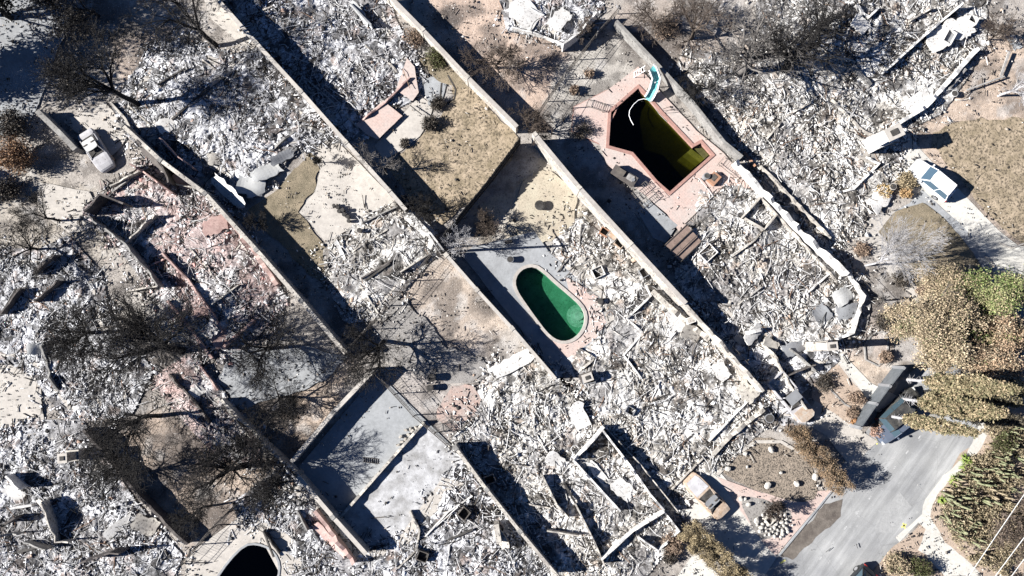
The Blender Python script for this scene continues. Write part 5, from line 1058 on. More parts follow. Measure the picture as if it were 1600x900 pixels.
# ---------------------------------------------------------------- loose sheets, slabs, beams, household remains
def bent(name, label, cat, px, py, L, W, ang, tilt=0, z=.35, th=.05, m='sheet', curl=.15, seed=0, roll=0, group=None, ribs=False):
    r = random.Random(seed * 7 + int(px)); nx_, ny_ = 9, 6; x, y = P(px, py, z); top, bot = [], []
    R3 = Matrix.Rotation(R(ang), 3, 'Z') @ Matrix.Rotation(R(tilt), 3, 'Y') @ Matrix.Rotation(R(roll), 3, 'X'); f1, f2 = r.uniform(0, 6), r.uniform(0, 6)
    cut = [r.uniform(.88, 1.04) for _ in range(4)]; minz = 9
    for j in range(ny_):
        for i in range(nx_):
            u, v = i / (nx_ - 1) - .5, j / (ny_ - 1) - .5
            k = cut[(u > 0) * 2 + (v > 0)]; k = 1 - (1 - k) * (abs(u) * 2) * (abs(v) * 2)
            jx = r.uniform(-.06, .06) * L if i in (0, nx_ - 1) else 0; jy = r.uniform(-.10, .10) * W if j in (0, ny_ - 1) else 0
            zz = curl * (math.sin(u * 4 + f1) * .6 + math.cos(v * 3.5 + f2) * .4 + 2.2 * u * v)
            top.append(R3 @ Vector((u * L * k + jx, v * W * k + jy, zz)))
    nrm = R3 @ Vector((0, 0, -th)); lo = min(p.z for p in top); off = Vector((x, y, max(z, .06 - lo)))
    mb = MB(); n = nx_ * ny_; v = [p for p in top] + [p + nrm for p in top]; f = []
    for j in range(ny_ - 1):
        for i in range(nx_ - 1):
            a = j * nx_ + i; f.append((a, a + 1, a + nx_ + 1, a + nx_)); f.append((n + a + nx_, n + a + nx_ + 1, n + a + 1, n + a))
    ed = list(range(nx_)) + [nx_ * (j + 1) - 1 for j in range(1, ny_)] + [n - 1 - i for i in range(1, nx_)] + [nx_ * (ny_ - 1 - j) for j in range(1, ny_ - 1)]
    for i, a in enumerate(ed): b_ = ed[(i + 1) % len(ed)]; f.append((b_, a, n + a, n + b_))
    mb.add(v, f); o = mb.build(name, M[m]); o.location = off; return tag(o, label, cat, group)
SH = [
 ('white crumpled panel propped along the sooty grey wall', 357, 300, 4.2, 1.3, -42, 0, .9, 'white', 30, 'wall_panel', 'panel'),
 ('bent pale roof sheet tipped toward the shade by the patchy lawn', 392, 292, 2.6, 1.8, -10, 20, .7, 'sheet', 15, 'roof_sheet', 'roof sheet'),
 ('folded white sheet with torn edge above the patchy lawn', 415, 268, 3.0, 1.6, 35, 12, .6, 'sheet', -10, 'roof_sheet', 'roof sheet'),
 ('narrow grey sheet at the upper end of the patchy lawn', 440, 245, 2.4, .9, 30, 5, .6, 'sheetgrey', 10, 'roof_sheet', 'roof sheet'),
 ('dark tipped board standing in the black corner of the pink walled ruin', 240, 250, 3.2, 1.2, -45, 10, 1.0, 'walldark', 50, 'wall_panel', 'panel'),
 ('maroon slumped wall piece in shade of the sooty grey wall', 288, 282, 2.2, 1.6, -30, 10, .6, 'pinkwall', 20, 'wall_panel', 'panel'),
 ('pink slab with scorched rim at the top of the pink walled ruin', 335, 352, 2.4, 1.6, 20, 6, .5, 'pinkwall', 0, 'plaster_slab', 'slab'),
 ('pink leaning slab in the lower tip of the pink walled ruin', 347, 528, 2.2, 1.3, 40, 15, .5, 'pinkwall', 10, 'plaster_slab', 'slab'),
 ('purple grey fallen plate by the crossing black boughs', 318, 485, 1.8, 1.1, 10, 10, .4, 'pinkwall', 0, 'plaster_slab', 'slab'),
 ('large white plaster slab right of the maroon wall piece', 262, 195, 2.0, 1.5, 25, 8, .45, 'white', 0, 'plaster_slab', 'slab'),
 ('round topped cream slab in the middle of the upper left ash', 336, 248, 1.4, 1.2, 10, 10, .45, 'wall', 0, 'plaster_slab', 'slab'),
 ('long white hull shaped panel in the lower left ruin', 186, 822, 3.2, .9, 38, 5, .5, 'white', 15, 'fibreglass_panel', 'panel'),
 ('curled beige sheet beside the scorched lower left wall', 226, 820, 2.2, 1.6, -30, 8, .5, 'wall', 0, 'roof_sheet', 'roof sheet'),
 ('square pale lid tilted on the grey pavement at lower left', 92, 805, .7, .7, 40, 10, .35, 'ashwood', 10, 'paving_slab', 'slab'),
 ('grey tall slab leaning at the centre of the lower left pavement', 72, 800, 2.6, .9, -70, 20, .9, 'wall', 30, 'wall_panel', 'panel'),
 ('white shard slab stacked at the far left lower edge', 22, 770, 1.8, 1.2, -40, 12, .6, 'white', 0, 'plaster_slab', 'slab'),
 ('pink ripped sheet draped along the lower left court wall', 515, 845, 4.2, .9, -48, 5, .6, 'pinkwall', 20, 'roof_sheet', 'roof sheet'),
 ('upright cream slab casting a blue shadow near the bottom edge', 783, 842, 2.0, 1.2, -60, 8, .9, 'wall', 35, 'wall_panel', 'panel'),
 ('flat white slab bridging the wall end left of the central rubble', 800, 568, 4.2, 1.3, 28, 2, .45, 'white', 0, 'plaster_slab', 'slab'),
 ('bright white fallen wall plate above the long standing white walls', 905, 650, 2.6, 1.6, -70, 6, .6, 'white', 0, 'plaster_slab', 'slab'),
 ('angular white slab left of the standing white walls', 870, 720, 2.2, 1.2, -35, 15, .6, 'white', 10, 'plaster_slab', 'slab'),
 ('pale slab wedged between the two standing white walls', 975, 765, 2.4, 1.5, -45, 8, .6, 'white', 0, 'plaster_slab', 'slab'),
 ('long pale strip lying in the room of the standing white walls', 935, 740, 3.0, .8, -50, 4, .5, 'white', 0, 'plaster_slab', 'slab'),
 ('white broken plate beside the crumbling cream wall end', 1058, 500, 2.4, 1.2, -50, 10, .7, 'white', 0, 'plaster_slab', 'slab'),
 ('cream slab heaped at the lower cream wall', 1080, 520, 2.0, 1.4, -20, 15, .7, 'wall', 0, 'plaster_slab', 'slab'),
 ('square cream slab by the foot of the lower cream wall', 1128, 580, 2.0, 1.3, -50, 10, .7, 'white', 0, 'plaster_slab', 'slab'),
 ('broad cream slab at the corner above the rusty water tank', 1168, 612, 2.2, 1.5, -40, 5, .8, 'wall', 0, 'plaster_slab', 'slab'),
 ('white slab tilted over the shaded blackened strip', 1178, 522, 2.4, 1.0, 40, 15, .8, 'white', 10, 'plaster_slab', 'slab'),
 ('small cream block slab in the blackened strip', 1205, 538, 1.6, 1.0, -30, 12, .8, 'wall', 0, 'plaster_slab', 'slab'),
 ('cream slab standing on edge next to the burnt pickup', 1218, 595, 1.6, 1.1, 60, 10, .7, 'white', 0, 'plaster_slab', 'slab'),
 ('curved grey sheet nearest the front railing', 1325, 487, 2.2, 1.4, 10, 5, .5, 'sheetgrey', 0, 'roof_sheet', 'roof sheet'),
 ('grey roofing flap in the lower corner of the right hand ruin', 1285, 492, 1.9, 1.6, -50, 10, .5, 'sheetgrey', 0, 'roof_sheet', 'roof sheet'),
 ('smooth curled sheet by the railing below the flat wall end', 1317, 462, 2.0, 1.4, 30, 10, .6, 'sheet', 0, 'roof_sheet', 'roof sheet'),
 ('twisted sheet at the bottom of the right hand ruin', 1240, 545, 2.6, 1.2, 15, 12, .5, 'sheetgrey', 0, 'roof_sheet', 'roof sheet'),
 ('ribbed white roof panel nearest the pink yard at the top', 820, 20, 3.2, 2.4, -40, 4, .6, 'white', 0, 'roof_sheet', 'roof sheet'),
 ('white slab crowning the corner ruin at the top', 875, 30, 2.6, 1.6, 50, 8, .8, 'white', 0, 'plaster_slab', 'slab'),
 ('long narrow pale panel leaning in the top ash field', 562, 20, 2.6, .7, -52, 10, .8, 'sheet', 15, 'roof_sheet', 'roof sheet'),
 ('flat white kitchen counter slab at the upper end of the largest ruin', 1475, 55, 3.6, 2.2, 28, 3, .8, 'white', 0, 'plaster_slab', 'slab'),
 ('pale slab beside the counter near the top right corner', 1508, 42, 2.0, 1.2, -50, 5, .8, 'white', 0, 'plaster_slab', 'slab'),
 ('grey paving plate on the path at the top right', 1585, 65, 1.6, .8, -60, 2, .15, 'greycon', 0, 'paving_slab', 'slab'),
 ('white fallen ceiling piece in the lower right of the largest ruin', 1440, 155, 3.4, 1.5, 30, 5, .6, 'white', 0, 'plaster_slab', 'slab'),
 ('cream flat slab beside the round shade pit of the largest ruin', 1360, 245, 2.2, 1.4, -20, 5, .5, 'wall', 0, 'plaster_slab', 'slab'),
 ('smooth round floor of plaster beneath the black limbed tree', 1300, 105, 3.6, 2.2, -20, 3, .4, 'wall', 0, 'plaster_slab', 'slab'),
 ('square white hatch in the upper middle of the largest ruin', 1345, 38, 1.8, 1.5, -40, 10, .8, 'white', 0, 'plaster_slab', 'slab'),
 ('white triangular sheet at the foot of the largest ruin', 1375, 312, 2.4, 1.6, 40, 8, .5, 'white', 0, 'roof_sheet', 'roof sheet'),
 ('white slab in the small ruin by the paved patio', 652, 350, 3.0, 1.0, -45, 4, .6, 'white', 0, 'plaster_slab', 'slab'),
 ('thin white plank panel at the edge of the pale patio', 532, 392, 2.2, .35, -65, 10, .5, 'white', 10, 'wall_panel', 'panel'),
 ('white door sized slab at the far left in shade of black boughs', 68, 415, 2.2, .7, 40, 5, .9, 'wallgrey', 20, 'wall_panel', 'panel'),
 ('blue white tipped panel at the left edge ash', 55, 545, 1.4, 1.1, 10, 15, .6, 'sheet', 0, 'roof_sheet', 'roof sheet'),
 ('small pale block slab in the narrow ruin beside the dense black tree', 308, 612, 1.4, 1.0, 30, 15, .5, 'white', 0, 'plaster_slab', 'slab'),
]
for i, (lb, px, py, L, W, ang, tl, zz, mm, rl, nm, ct) in enumerate(SH):
    bent(nm, lb, ct, px, py, L, W, ang, tl, zz, .06 if nm != 'plaster_slab' else .1, mm, (.05 if nm != 'roof_sheet' else .16), i, rl)
# charred beams and pipes
BM = [('long charred beam fallen across the upper left ash', 300, 160, 5.2, 42, 'char'), ('black rafter at the corner of the upper left ash', 268, 120, 3.2, 30, 'char'), ('pale beam poking from the pink walled ruin', 188, 290, 1.9, 40, 'ashwood'), ('long ashen beam through the middle of the largest ruin', 1418, 95, 6.0, 42, 'ashwood'), ('shorter dark beam near the foot of the counter slab', 1480, 118, 3.0, 55, 'char'),
 ('heavy ashen beam at the lower right edge of the largest ruin', 1494, 125, 2.8, 50, 'ashwood'), ('charred timber stuck in the soot beside the white chimney', 1300, 30, 3.4, 30, 'char'), ('ashen beam below the crossing of walls in the right hand ruin', 1175, 460, 2.2, 40, 'ashwood'), ('blackened joist in the wide central ruin', 1060, 700, 4.0, 42, 'char'), ('pale joist beside the blackened one in the central ruin', 1100, 665, 3.4, 38, 'ashwood'),
 ('charred joist in the small ruin by the utility pole', 590, 425, 3.0, 35, 'char'), ('burnt plank in the bottom rubble below the court', 720, 835, 2.6, 25, 'char'), ('pale thin pipe in the bottom rubble below the court', 690, 815, 4.2, 42, 'white'), ('black plank on the ash left of the black round pool', 420, 850, 2.6, -65, 'char'), ('sooty timber at the far left by the ash ruin', 15, 470, 2.8, 60, 'char'),
 ('dark beam left of the grey pavement in the lower left', 40, 860, 2.4, 15, 'char'), ('white pipe by the standing white walls', 845, 690, 2.4, -60, 'white'), ('charred pole leaning at the tall white wall', 890, 770, 2.2, -60, 'char'), ('fallen ashen branch on the tan yard at the right', 1540, 130, 4.0, 20, 'ashwood'), ('thin grey log on the yard beneath the top right corner', 1570, 100, 2.6, 70, 'ashwood'),
 ('black stick bundle edge on the pale patio of the pink terrace', 650, 172, 1.6, -40, 'char'), ('burnt board beside the pergola frame', 1105, 385, 2.0, 40, 'char'), ('rust brown plank at the end of the pool terrace', 1172, 248, 1.8, -55, 'terracotta'), ('sooty rail lying by the court fence', 720, 670, 2.6, 40, 'iron'), ('thin steel pipe on the grey court', 590, 810, 1.4, 5, 'iron')]
for i, (lb, px, py, L, ang, mm) in enumerate(BM):
    x, y = P(px, py, .45); mb = MB(); a = R(ang); dx, dy = math.cos(a) * L / 2, math.sin(a) * L / 2; r = random.Random(i); w = .1 if 'pipe' in lb or 'stick' in lb or 'rail' in lb else r.uniform(.14, .24)
    z0, z1 = (.12, .14) if py > 800 and px < 600 and px > 560 else (r.uniform(.25, .45), r.uniform(.35, .7))
    if w == .1: mb.tube([(x - dx, y - dy, z0), (x, y, (z0 + z1) / 2), (x + dx, y + dy, z1)], .05, 7); nm = 'pipe'
    else: mb.box((x, y, (z0 + z1) / 2), (L, w, w * .8), a, r.uniform(-.3, .3), -math.atan2(z1 - z0, L)); nm = 'beam'
    tag(mb.build(nm, M[mm]), lb, nm)

# ---------------------------------------------------------------- things round the pools
def at(px, py, z=0): x, y = P(px, py, z); return Vector((x, y, z))
# water slide
t = thing('water_slide', 'curved white and aqua water slide at the head of the angular pool', 'water slide'); pth = [(1005, 107, 1.9), (1014, 104, 2.1), (1020, 110, 1.9), (1025, 124, 1.4), (1021, 140, .9), (1016, 150, .5), (1012, 156, .35)]
pts = [at(*p) for p in pth]; mb = MB(); rm = MB(); n = len(pts); fine = []
for i in range(n - 1):
    for k in range(4): fine.append(pts[i].lerp(pts[i + 1], k / 4))
fine.append(pts[-1]); v = []; rl = [[], []]
for i, p in enumerate(fine[6:]):
    j = i + 6; tg = (fine[min(j + 1, len(fine) - 1)] - fine[j - 1]); tg.z = 0; tg.normalize(); nn = Vector((-tg.y, tg.x, 0))
    for s_, h_ in ((-.36, .22), (-.26, .02), (0, -.04), (.26, .02), (.36, .22)): v.append(p + nn * s_ + Vector((0, 0, h_)))
    rl[0].append(p + nn * .38 + Vector((0, 0, .24))); rl[1].append(p - nn * .38 + Vector((0, 0, .24)))
m_ = len(fine) - 6; mb.add(v + [q + Vector((0, 0, -.04)) for q in v], [(i * 5 + k, i * 5 + k + 1, i * 5 + k + 6, i * 5 + k + 5) for i in range(m_ - 1) for k in range(4)] + [(m_ * 5 + i * 5 + k + 5, m_ * 5 + i * 5 + k + 6, m_ * 5 + i * 5 + k + 1, m_ * 5 + i * 5 + k) for i in range(m_ - 1) for k in range(4)])
mb.build('chute', rough_mat('aqua_slide', (.12, .42, .45), (.18, .5, .5), 2, None, 8, .4, .3, 0), t)
for q in rl: r_ = MB(); r_.tube(q, .09, 8); r_.build('side_rail', M['carwhite'], t)
for a in ((1018, 110), (1023, 130)): q = at(*a, 1.2); r_ = MB(); r_.tube([(q.x, q.y, 0), (q.x, q.y, 1.5)], .05, 6); r_.build('support_leg', M['carwhite'], t)
r_ = MB(); q = pts[0]
for s_ in (-.25, .25): r_.tube([(q.x - .7, q.y + s_, 0), (q.x + .2, q.y + s_, 2.0)], .03, 6)
for k in range(5): r_.tube([(q.x - .6 + k * .17, q.y - .25, .3 + k * .38), (q.x - .6 + k * .17, q.y + .25, .3 + k * .38)], .025, 6)
r_.build('ladder', M['carwhite'], t)
# pool hose
mb = MB(); mb.tube([at(a, b_, .0 if k > 1 else .1) + Vector((0, 0, -.06)) for k, (a, b_) in enumerate(((1014, 156), (1006, 154), (998, 156), (990, 163), (984, 172), (983, 180), (986, 188), (990, 195)))], .035, 6)
tag(mb.build('hose', M['carwhite']), 'pale hose floating in a curve on the angular pool', 'hose')
mb = MB(); mb.tube([at(a, b_, .1) for a, b_ in ((1014, 157), (1022, 166), (1030, 178), (1042, 190))], .03, 6); tag(mb.build('hose', M['ashwood']), 'pale hose along the upper right edge of the angular pool', 'hose')
def uloop(px, py, ang):
    q = at(px, py); a = R(ang); u = Vector((math.cos(a), math.sin(a), 0)); mb = MB(); mb.tube([q - u * .45, q - u * .45 + Vector((0, 0, .75)), q + Vector((0, 0, .9)), q + u * .45 + Vector((0, 0, .7)), q + u * .5 + Vector((0, 0, .05))], .03, 7); return mb
t = thing('handrail', 'pair of looped pool ladder rails beside the angular pool', 'handrail')
uloop(1041, 172, 15).build('rail', M['iron'], t); uloop(1045, 176, 15).build('rail', M['iron'], t)
t = thing('handrail', 'thin bent handrail at the upper right of the oval pool', 'handrail'); uloop(878, 418, 60).build('rail', M['iron'], t)
def lounger(px, py, ang, label, nm='lounge_chair', cat='lounge chair', L=1.9, W=.7):
    x, y = P(px, py, .3); t = thing(nm, label, cat, (x, y, Z[0]), R(ang)); mb = MB()
    mb.tube([(-L / 2, -W / 2, .3), (L / 2, -W / 2, .32), (L / 2, W / 2, .32), (-L / 2, W / 2, .3), (-L / 2, -W / 2, .3)], .03, 5); mb.build('frame', M['iron'], t)
    mb = MB()
    for k in range(9): xx = -L / 2 + .1 + k * (L - .2) / 8; mb.tube([(xx, -W / 2, .3), (xx, W / 2, .3)], .015, 4)
    mb.build('seat_slats', M['ashwood'], t); mb = MB(); mb.tube([(L * .15, -W / 2, .32), (L * .4, -W / 2, .75), (L * .4, W / 2, .75), (L * .15, W / 2, .32)], .025, 5); mb.build('backrest', M['iron'], t)
    for a in (-1, 1):
        for b_ in (-1, 1): mb = MB(); mb.tube([(a * L * .4, b_ * W / 2, 0), (a * L * .4, b_ * W / 2, .3)], .025, 5); mb.build('leg', M['iron'], t)
lounger(1001, 297, 40, 'burnt lounge chair frame left of the angular pool, the upper of two'); lounger(1013, 312, 40, 'burnt lounge chair frame nearest the grey slab, the lower of two')
lounger(932, 166, -20, 'fallen bench frame on the deck at the left tip of the angular pool', 'bench', 'bench'); lounger(1140, 262, -40, 'rusted swing seat frame at the right end of the pool deck', 'bench', 'bench', 2.2, 1.0)
lounger(1105, 345, 40, 'twisted chair frame lying on the pink terrace', 'chair', 'chair', 1.2, .8); lounger(687, 668, 10, 'mangled chair frame by the pink soil circle', 'chair', 'chair', 1.1, .7); lounger(706, 660, 40, 'second mangled chair frame at the pink soil circle edge', 'chair', 'chair', 1.0, .7)
lounger(838, 460, 20, 'small burnt chair frame near the oval pool', 'chair', 'chair', .7, .5) if False else None
# grill
x, y = P(975, 275, .5); t = thing('outdoor_grill', 'charred outdoor grill island left of the angular pool', 'grill', (x, y, Z[0]), R(-32)); mb = MB(); mb.box((0, 0, .4), (2.6, .9, .8)); mb.build('body', M['walldark'], t)
mb = MB(); mb.box((-.5, 0, .92), (.9, .6, .2), 0, .1); mb.build('lid', M['iron'], t); mb = MB(); mb.box((.6, .05, .84), (.7, .6, .06)); mb.build('worktop', M['ashwood'], t); mb = MB(); mb.cyl((.95, 0, .8), .18, .1, 12); mb.build('burner', M['sheetgrey'], t)
x, y = P(1112, 283, .4); t = thing('fire_pit', 'brick fire pit with a round grey pot on the pool deck', 'fire pit', (x, y, Z[0]), R(48)); mb = MB(); mb.box((.3, 0, .25), (1.1, .9, .5)); mb.build('brick_base', M['terracotta'], t); mb = MB(); mb.box((.3, .1, .52), (.6, .5, .05)); mb.build('grate', M['iron'], t)
x, y = P(1103, 276, .5); t = thing('garden_pot', 'round grey metal pot beside the brick fire pit', 'pot', (x, y, Z[0])); mb = MB(); mb.cyl((0, 0, 0), .32, .7, 18); mb.build('body', M['sheetgrey'], t); mb = MB(); mb.cyl((0, 0, .7), .24, .03, 18); mb.build('rim', M['char'], t)
# pergola
x, y = P(1068, 380, .9); t = thing('pergola', 'collapsed rust brown pergola at the end of the pool terrace', 'pergola', (x, y, 0), R(43)); mb = MB(); mb.box((0, 0, .85), (3.0, 2.3, .06), 0, .12, .1); mb.build('roof_sheet', rough_mat('scorched_canvas', (.38, .28, .23), (.26, .19, .16), 1.2, (.1, .07, .06), 7, .38, .9, .2, .02), t)
for k in range(4): mb = MB(); yy = -1.1 + k * .73; mb.box((0, yy, .96 + .02 * k), (3.3, .07, .07), 0, .1, .1); mb.build('rafter', M['char'], t)
for a in (-1, 1):
    for b_ in (-1, 1): mb = MB(); mb.tube([(a * 1.45, b_ * 1.1, 0), (a * 1.4, b_ * 1.05, .9 - a * .15)], .06, 6); mb.build('post', M['char'], t)
t = thing('trellis', 'rusty fallen trellis lying over the pink terrace', 'trellis'); A0, A1, B0, B1 = at(1092, 365, .3), at(1150, 300, .3), at(1070, 350, .25), at(1130, 292, .25)
for k in range(9): mb = MB(); u = k / 8; mb.tube([A0.lerp(A1, u), B0.lerp(B1, u)], .022, 4); mb.build('cross_bar', M['rust'], t)
for a, b_ in ((A0, A1), (B0, B1), ((A0 + B0) / 2, (A1 + B1) / 2)): mb = MB(); mb.tube([a, b_], .028, 5); mb.build('long_bar', M['iron'], t)
# drums, pots, boxes
def pot(px, py, r_, h, label, m, nm='plant_pot', cat='pot', grp=None, z=0):
    x, y = P(px, py, h / 2); t = thing(nm, label, cat, (x, y, Z[0] + z), 0, grp); mb = MB(); mb.cyl((0, 0, 0), r_ * .75, h, 14, r_); mb.build('body', M[m], t); mb = MB(); mb.cyl((0, 0, h + .001), r_ * .82, .02, 14); mb.build('soil', M['char'], t)
for a in [(523, 322, .17, .4, 'black pot at the upper left end of the row on the patio', 'char'), (529, 325, .2, .45, 'second black pot down the row on the patio', 'char'), (531, 331, .2, .45, 'third black pot down the row on the patio, slightly left', 'char'), (537, 329, .2, .5, 'black pot right of the row centre on the patio', 'char'), (539, 336, .22, .45, 'black pot in the lower middle of the patio row', 'char'), (545, 340, .2, .45, 'black pot just above the last one of the patio row', 'char'), (546, 346, .2, .4, 'last lowest black pot of the row on the patio', 'char'),
  (563, 361, .26, .6, 'lone dark bin at the edge of the small ruin', 'iron'), (675, 590, .4, .8, 'large black planter above the pink soil circle', 'char'), (672, 606, .35, .6, 'dark round planter just below the large black one', 'iron'), (797, 406, .35, .6, 'dark green bin above the oval pool', 'sheetgrey'), (843, 322, .5, .5, 'burnt planter in the middle of the pale gravel', 'char'), (1392, 293, .35, .5, 'pale round pot near the white car and shrubs', 'wall'),
  (1200, 653, .45, .5, 'round coil topped tank beside the mulch bed wall', 'sheetgrey'), (1488, 148, .35, .4, 'white ring shaped pot at the edge of the largest ruin', 'white'), (937, 471, .3, .5, 'small dark pot at the tip of the pink paving', 'char'), (1155, 337, .3, .4, 'round pan at the top of the right hand ruin', 'sheetgrey'), (875, 438, .1, .25, 'small white drain stand by the oval pool', 'white'), (1047, 168, .1, .1, 'tiny pot by the pool rails', 'char')]:
    pot(*a, nm='plant_pot' if 'pot' in a[4] or 'planter' in a[4] else ('bin' if 'bin' in a[4] else 'tank'), cat='pot' if 'pot' in a[4] or 'planter' in a[4] else ('bin' if 'bin' in a[4] else 'tank'))
def boxy(px, py, w, d_, h, ang, label, nm, cat, m, inner='char', z=.15, open_=True):
    x, y = P(px, py, z + h); t = thing(nm, label, cat, (x, y, z), R(ang)); mb = MB(); th = .06
    for a in (-1, 1): mb.box((a * (w / 2 - th / 2), 0, h / 2), (th, d_, h)); mb.box((0, a * (d_ / 2 - th / 2), h / 2), (w - 2 * th, th, h))
    mb.build('casing', M[m], t); mb = MB(); mb.box((0, 0, h * (.3 if open_ else .93)), (w - 2 * th - .01, d_ - 2 * th - .01, .06)); mb.build('inside' if open_ else 'lid', M[inner], t)
boxy(920, 592, 1.2, .9, .8, 10, 'open dark metal tub below the pink pool paving', 'metal_tub', 'tub', 'sheetgrey'); boxy(935, 425, 1.1, 1.0, .6, 25, 'white gutted appliance in the rubble above the pool paving', 'washing_machine', 'appliance', 'white')
boxy(945, 362, .9, .7, .7, -30, 'brown scorched crate against the long cream wall', 'crate', 'crate', 'terracotta'); boxy(957, 368, 1.0, .7, .8, -40, 'rust beige cabinet against the long cream wall', 'cabinet', 'cabinet', 'ashwood', 'rust', open_=False); boxy(968, 380, .9, .7, .7, -40, 'lower brown crate against the long cream wall', 'crate', 'crate', 'rust')
boxy(1107, 395, 1.5, 1.2, .6, 42, 'white framed tub left in the right hand ruin', 'bathtub', 'tub', 'white', 'wall'); boxy(1485, 57, 1.4, .9, .5, 60, 'oval white bath in the upper right ruin', 'bathtub', 'tub', 'white', 'sheetgrey', .7); boxy(1522, 30, .9, .7, .9, -30, 'white box flue at the end of the upper right ruin', 'appliance', 'appliance', 'white', open_=True, z=.6)
boxy(1453, 64, 1.0, .5, .5, -5, 'dark small stove in the upper right ruin', 'stove', 'stove', 'iron', 'sheetgrey', .3); boxy(1532, 162, .3, .3, .3, 0, 'nothing', 'crate', 'crate', 'ashwood') if False else None
boxy(725, 803, 1.0, .9, .8, 50, 'dark open cabinet in the rubble below the court', 'cabinet', 'cabinet', 'iron'); boxy(660, 870, 1.0, .9, .7, -20, 'black crumpled stove near the bottom edge', 'stove', 'stove', 'iron'); boxy(985, 642, .9, .7, .5, -30, 'grey tipped box in the central rubble', 'cabinet', 'cabinet', 'sheetgrey'); boxy(765, 750, 1.0, .8, .8, 20, 'orange brown cabinet by the wall right of the court', 'cabinet', 'cabinet', 'rust', 'char')
boxy(1080, 500, .8, .6, .6, 20, 'pale box on the lower end of the long cream wall', 'cabinet', 'cabinet', 'white', 'wall', .8, False); boxy(1008, 425, 1.0, .9, .5, 30, 'curled metal drum frame in the rubble by the cream wall', 'washing_machine', 'appliance', 'sheetgrey'); boxy(795, 378, .9, .5, .5, 10, 'small green grey chest beside the pool deck top', 'chest', 'chest', 'sheetgrey', 'iron', 0, False)
# ladder on the court
t = thing('ladder', 'short rusty ladder lying on the grey court', 'ladder'); a, b_ = at(567, 718, .15), at(592, 721, .15); mb = MB(); nn = Vector((0, .22, 0))
for s_ in (-1, 1): mb = MB(); mb.tube([a + nn * s_, b_ + nn * s_], .025, 5); mb.build('side_rail', M['iron'], t)
for k in range(8): mb = MB(); p = a.lerp(b_, (k + .5) / 8); mb.tube([p - nn, p + nn], .03, 5); mb.build('rung', M['char'], t)
# leftover blocks on the curb wall of the court
blk = None
for i, (px, py) in enumerate(((628, 690), (633, 686), (638, 679), (644, 673), (650, 668), (622, 695), (641, 670), (634, 672), (626, 682))):
    x, y = P(px, py, .2); mb = MB(); mb.box((0, 0, .12), (.32, .2, .2), i * 1.3, .1); mb.box((0, 0, .225), (.2, .08, .012), i * 1.3, .1); o = mb.build('concrete_block', M['wall']); o.location = (x, y, Z[0]); tag(o, 'loose concrete block lying beside the low curb wall of the court', 'block', 'blocks along the court curb')
# utility pole
x, y = P(690, 394); t = thing('utility_pole', 'tall dark utility pole at the crossing of walls and fences', 'utility pole', (x, y, 0)); mb = MB(); mb.tube([(0, 0, 0), (.05, 0, 4), (.1, 0, 7.4)], .15, 9, .1); mb.build('pole', M['char'], t); mb = MB(); mb.box((.1, 0, 7.0), (.12, 1.8, .12), R(35)); mb.build('crossarm', M['char'], t)
for s_ in (-.8, -.3, .3, .8): mb = MB(); mb.cyl((.1 - math.sin(R(35)) * s_, math.cos(R(35)) * s_, 7.06), .05, .16, 8); mb.build('insulator', M['sheetgrey'], t)
x, y = P(1361, 470); t = thing('lamp_post', 'black star shaped lamp frame beside the front railing', 'lamp post', (x, y, 0)); mb = MB(); mb.tube([(0, 0, 0), (0, 0, 2.3)], .05, 7); mb.build('post', M['iron'], t)
for k in range(5): a = k * 1.256 + .4; mb = MB(); mb.tube([(0, 0, 2.25), (math.cos(a) * .45, math.sin(a) * .45, 2.35), (math.cos(a) * .8, math.sin(a) * .8, 2.1)], .05, 5); mb.build('arm', M['char'], t)
x, y = P(1310, 542, 2.8); 
# power lines at the lower right
for i, (a, b_) in enumerate((((1610, 772), (1522, 902)), ((1612, 838), (1558, 910)), ((1615, 868), (1580, 915)))):
    A, B = at(*a, 9), at(*b_, 8.5); d_ = (B - A).normalized(); A = A - d_ * 25; B = B + d_ * 25; mb = MB(); mb.tube([A.lerp(B, k / 12) - Vector((0, 0, math.sin(math.pi * k / 12) * .6)) for k in range(13)], .035, 5)
    tag(mb.build('power_line', M['sheet']), ['upper longest of the pale power lines crossing the lower right corner', 'middle pale power line crossing the lower right corner', 'lowest shortest pale power line in the lower right corner'][i], 'power line', 'power lines at the lower right')
# rocks
def rock(seed, r_):
    rr = random.Random(seed); bm = bmesh.new(); bmesh.ops.create_icosphere(bm, subdivisions=2, radius=1)
    for v_ in bm.verts: k = .75 + .4 * float(vnoise(np.array([v_.co.x * 1.7 + seed]), np.array([v_.co.y * 1.7 + v_.co.z * 2]), seed)[0]); v_.co = v_.co * k; v_.co.z *= .65
    me = bpy.data.meshes.new('rock'); bm.to_mesh(me); bm.free(); return me
rocks = [rock(i, 1) for i in range(4)]
RK = [(1136, 732, .32, 'white boulder in the upper left of the mulch bed'), (1198, 758, .38, 'tall pale boulder at the lower centre of the mulch bed'), (1243, 755, .34, 'flat pale rock low on the right of the mulch bed'), (1219, 738, .2, 'small rock in the middle of the mulch bed'), (1272, 744, .4, 'tan rock at the right rim of the mulch bed'), (1203, 702, .36, 'round white rock at the top of the mulch bed'), (1163, 708, .26, 'small pale rock near the top left of the mulch bed'), (1166, 729, .16, 'tiny pebble in the mulch bed centre left'),
 (1157, 779, .26, 'rock at the driveway tip of the ashy corner bed'), (1168, 787, .28, 'second rock down the driveway side of the corner bed'), (1181, 813, .36, 'big pale rock at the left middle of the corner bed'), (1186, 829, .24, 'rock at the lower left rim of the corner bed'), (1163, 779, .2, 'small rock next to the one at the driveway tip')]
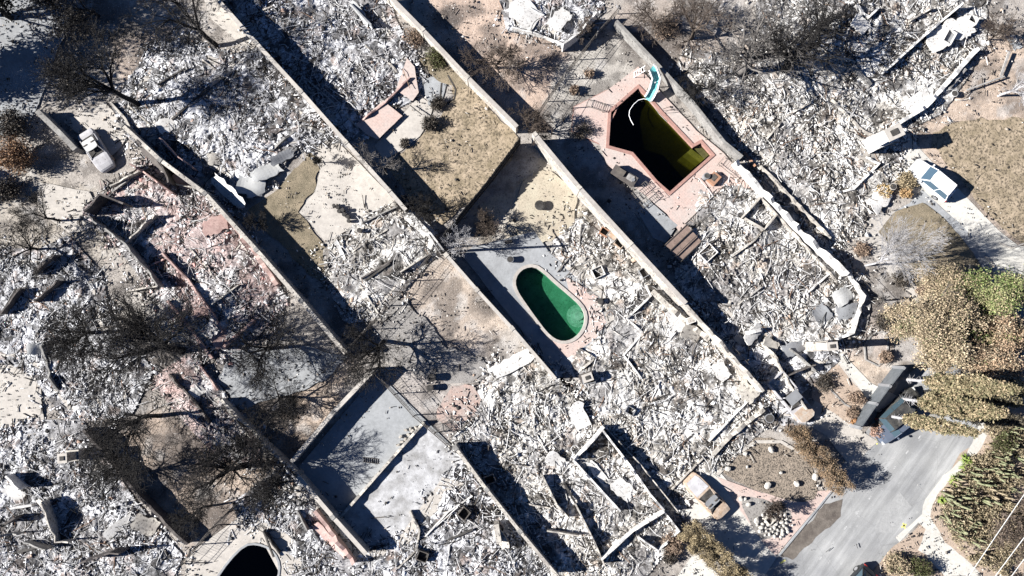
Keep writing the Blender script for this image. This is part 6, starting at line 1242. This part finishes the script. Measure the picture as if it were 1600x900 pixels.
for i, (px, py, r_, lb) in enumerate(RK):
    x, y = P(px, py); o = link('rock', rocks[i % 4], M['rock']); o.location = (x, y, Z[0] + r_ * .3); o.scale = (r_, r_ * .8, r_ * .9); o.rotation_euler = (0, 0, i * 1.1); tag(o, lb, 'rock', 'rocks in the corner garden')
for i in range(46):
    a = i * 2.4; q = 1.6 * math.sqrt((i + .5) / 46); x, y = P(1208, 818); r_ = random.uniform(.1, .26); o = link('rock', rocks[i % 4], M['rock']); o.location = (x + math.cos(a) * q * 1.1, y + math.sin(a) * q * .8, Z[0] + r_ * .3); o.scale = (r_, r_ * .8, r_); o.rotation_euler = (0, 0, a); tag(o, 'rubbly pale stone heaped in the street corner rock pile', 'rock', 'stones of the street corner rock pile')
boxy(1205, 812, .9, .7, .45, 40, 'broken pale lantern base on the rock pile', 'lantern', 'lantern', 'wall')
# stone edging rings
def edging(pts, label, m='rock', h=.14, th=.14, close=False):
    if close: pts = pts + [pts[0]]
    mb = MB(); wall_mb(mb, pts, h, th, .2, seg=.4, top_px=False); tag(mb.build('stone_edging', M[m]), label, 'edging')
edging([(700, 118), (712, 140), (710, 155), (692, 165), (688, 150), (690, 130)], 'curved stone edging around the bed on the dry lawn', 'char'); edging([(1362, 522), (1380, 518), (1388, 530), (1385, 560), (1372, 572), (1352, 562), (1350, 540)], 'stone ring in the front yard left of the scorched brown trees', 'ashwood', close=True)
edging([(1284, 590), (1300, 612), (1320, 632), (1338, 640)], 'low irregular stone line through the front yard', 'ashwood'); edging(DECK_A[:1] + DECK_A[-4:], 'narrow kerb on the left rim of the angular pool deck', 'coping'); edging([(1120, 742), (1150, 710), (1180, 690), (1220, 690), (1262, 715)], 'pale concrete kerb over the top of the mulch bed', 'concrete', .12, .3)
edging([(1217, 868), (1260, 815), (1300, 766)], 'dark street kerb beside the pink sidewalk', 'greycon', .12, .15); edging([(1562, 380), (1580, 388), (1600, 380)], 'curled kerb where the right driveway widens', 'concrete', .14, .15); edging([(1540, 400), (1552, 415), (1552, 432)], 'curled kerb end opposite the tan lawn', 'concrete', .14, .15)
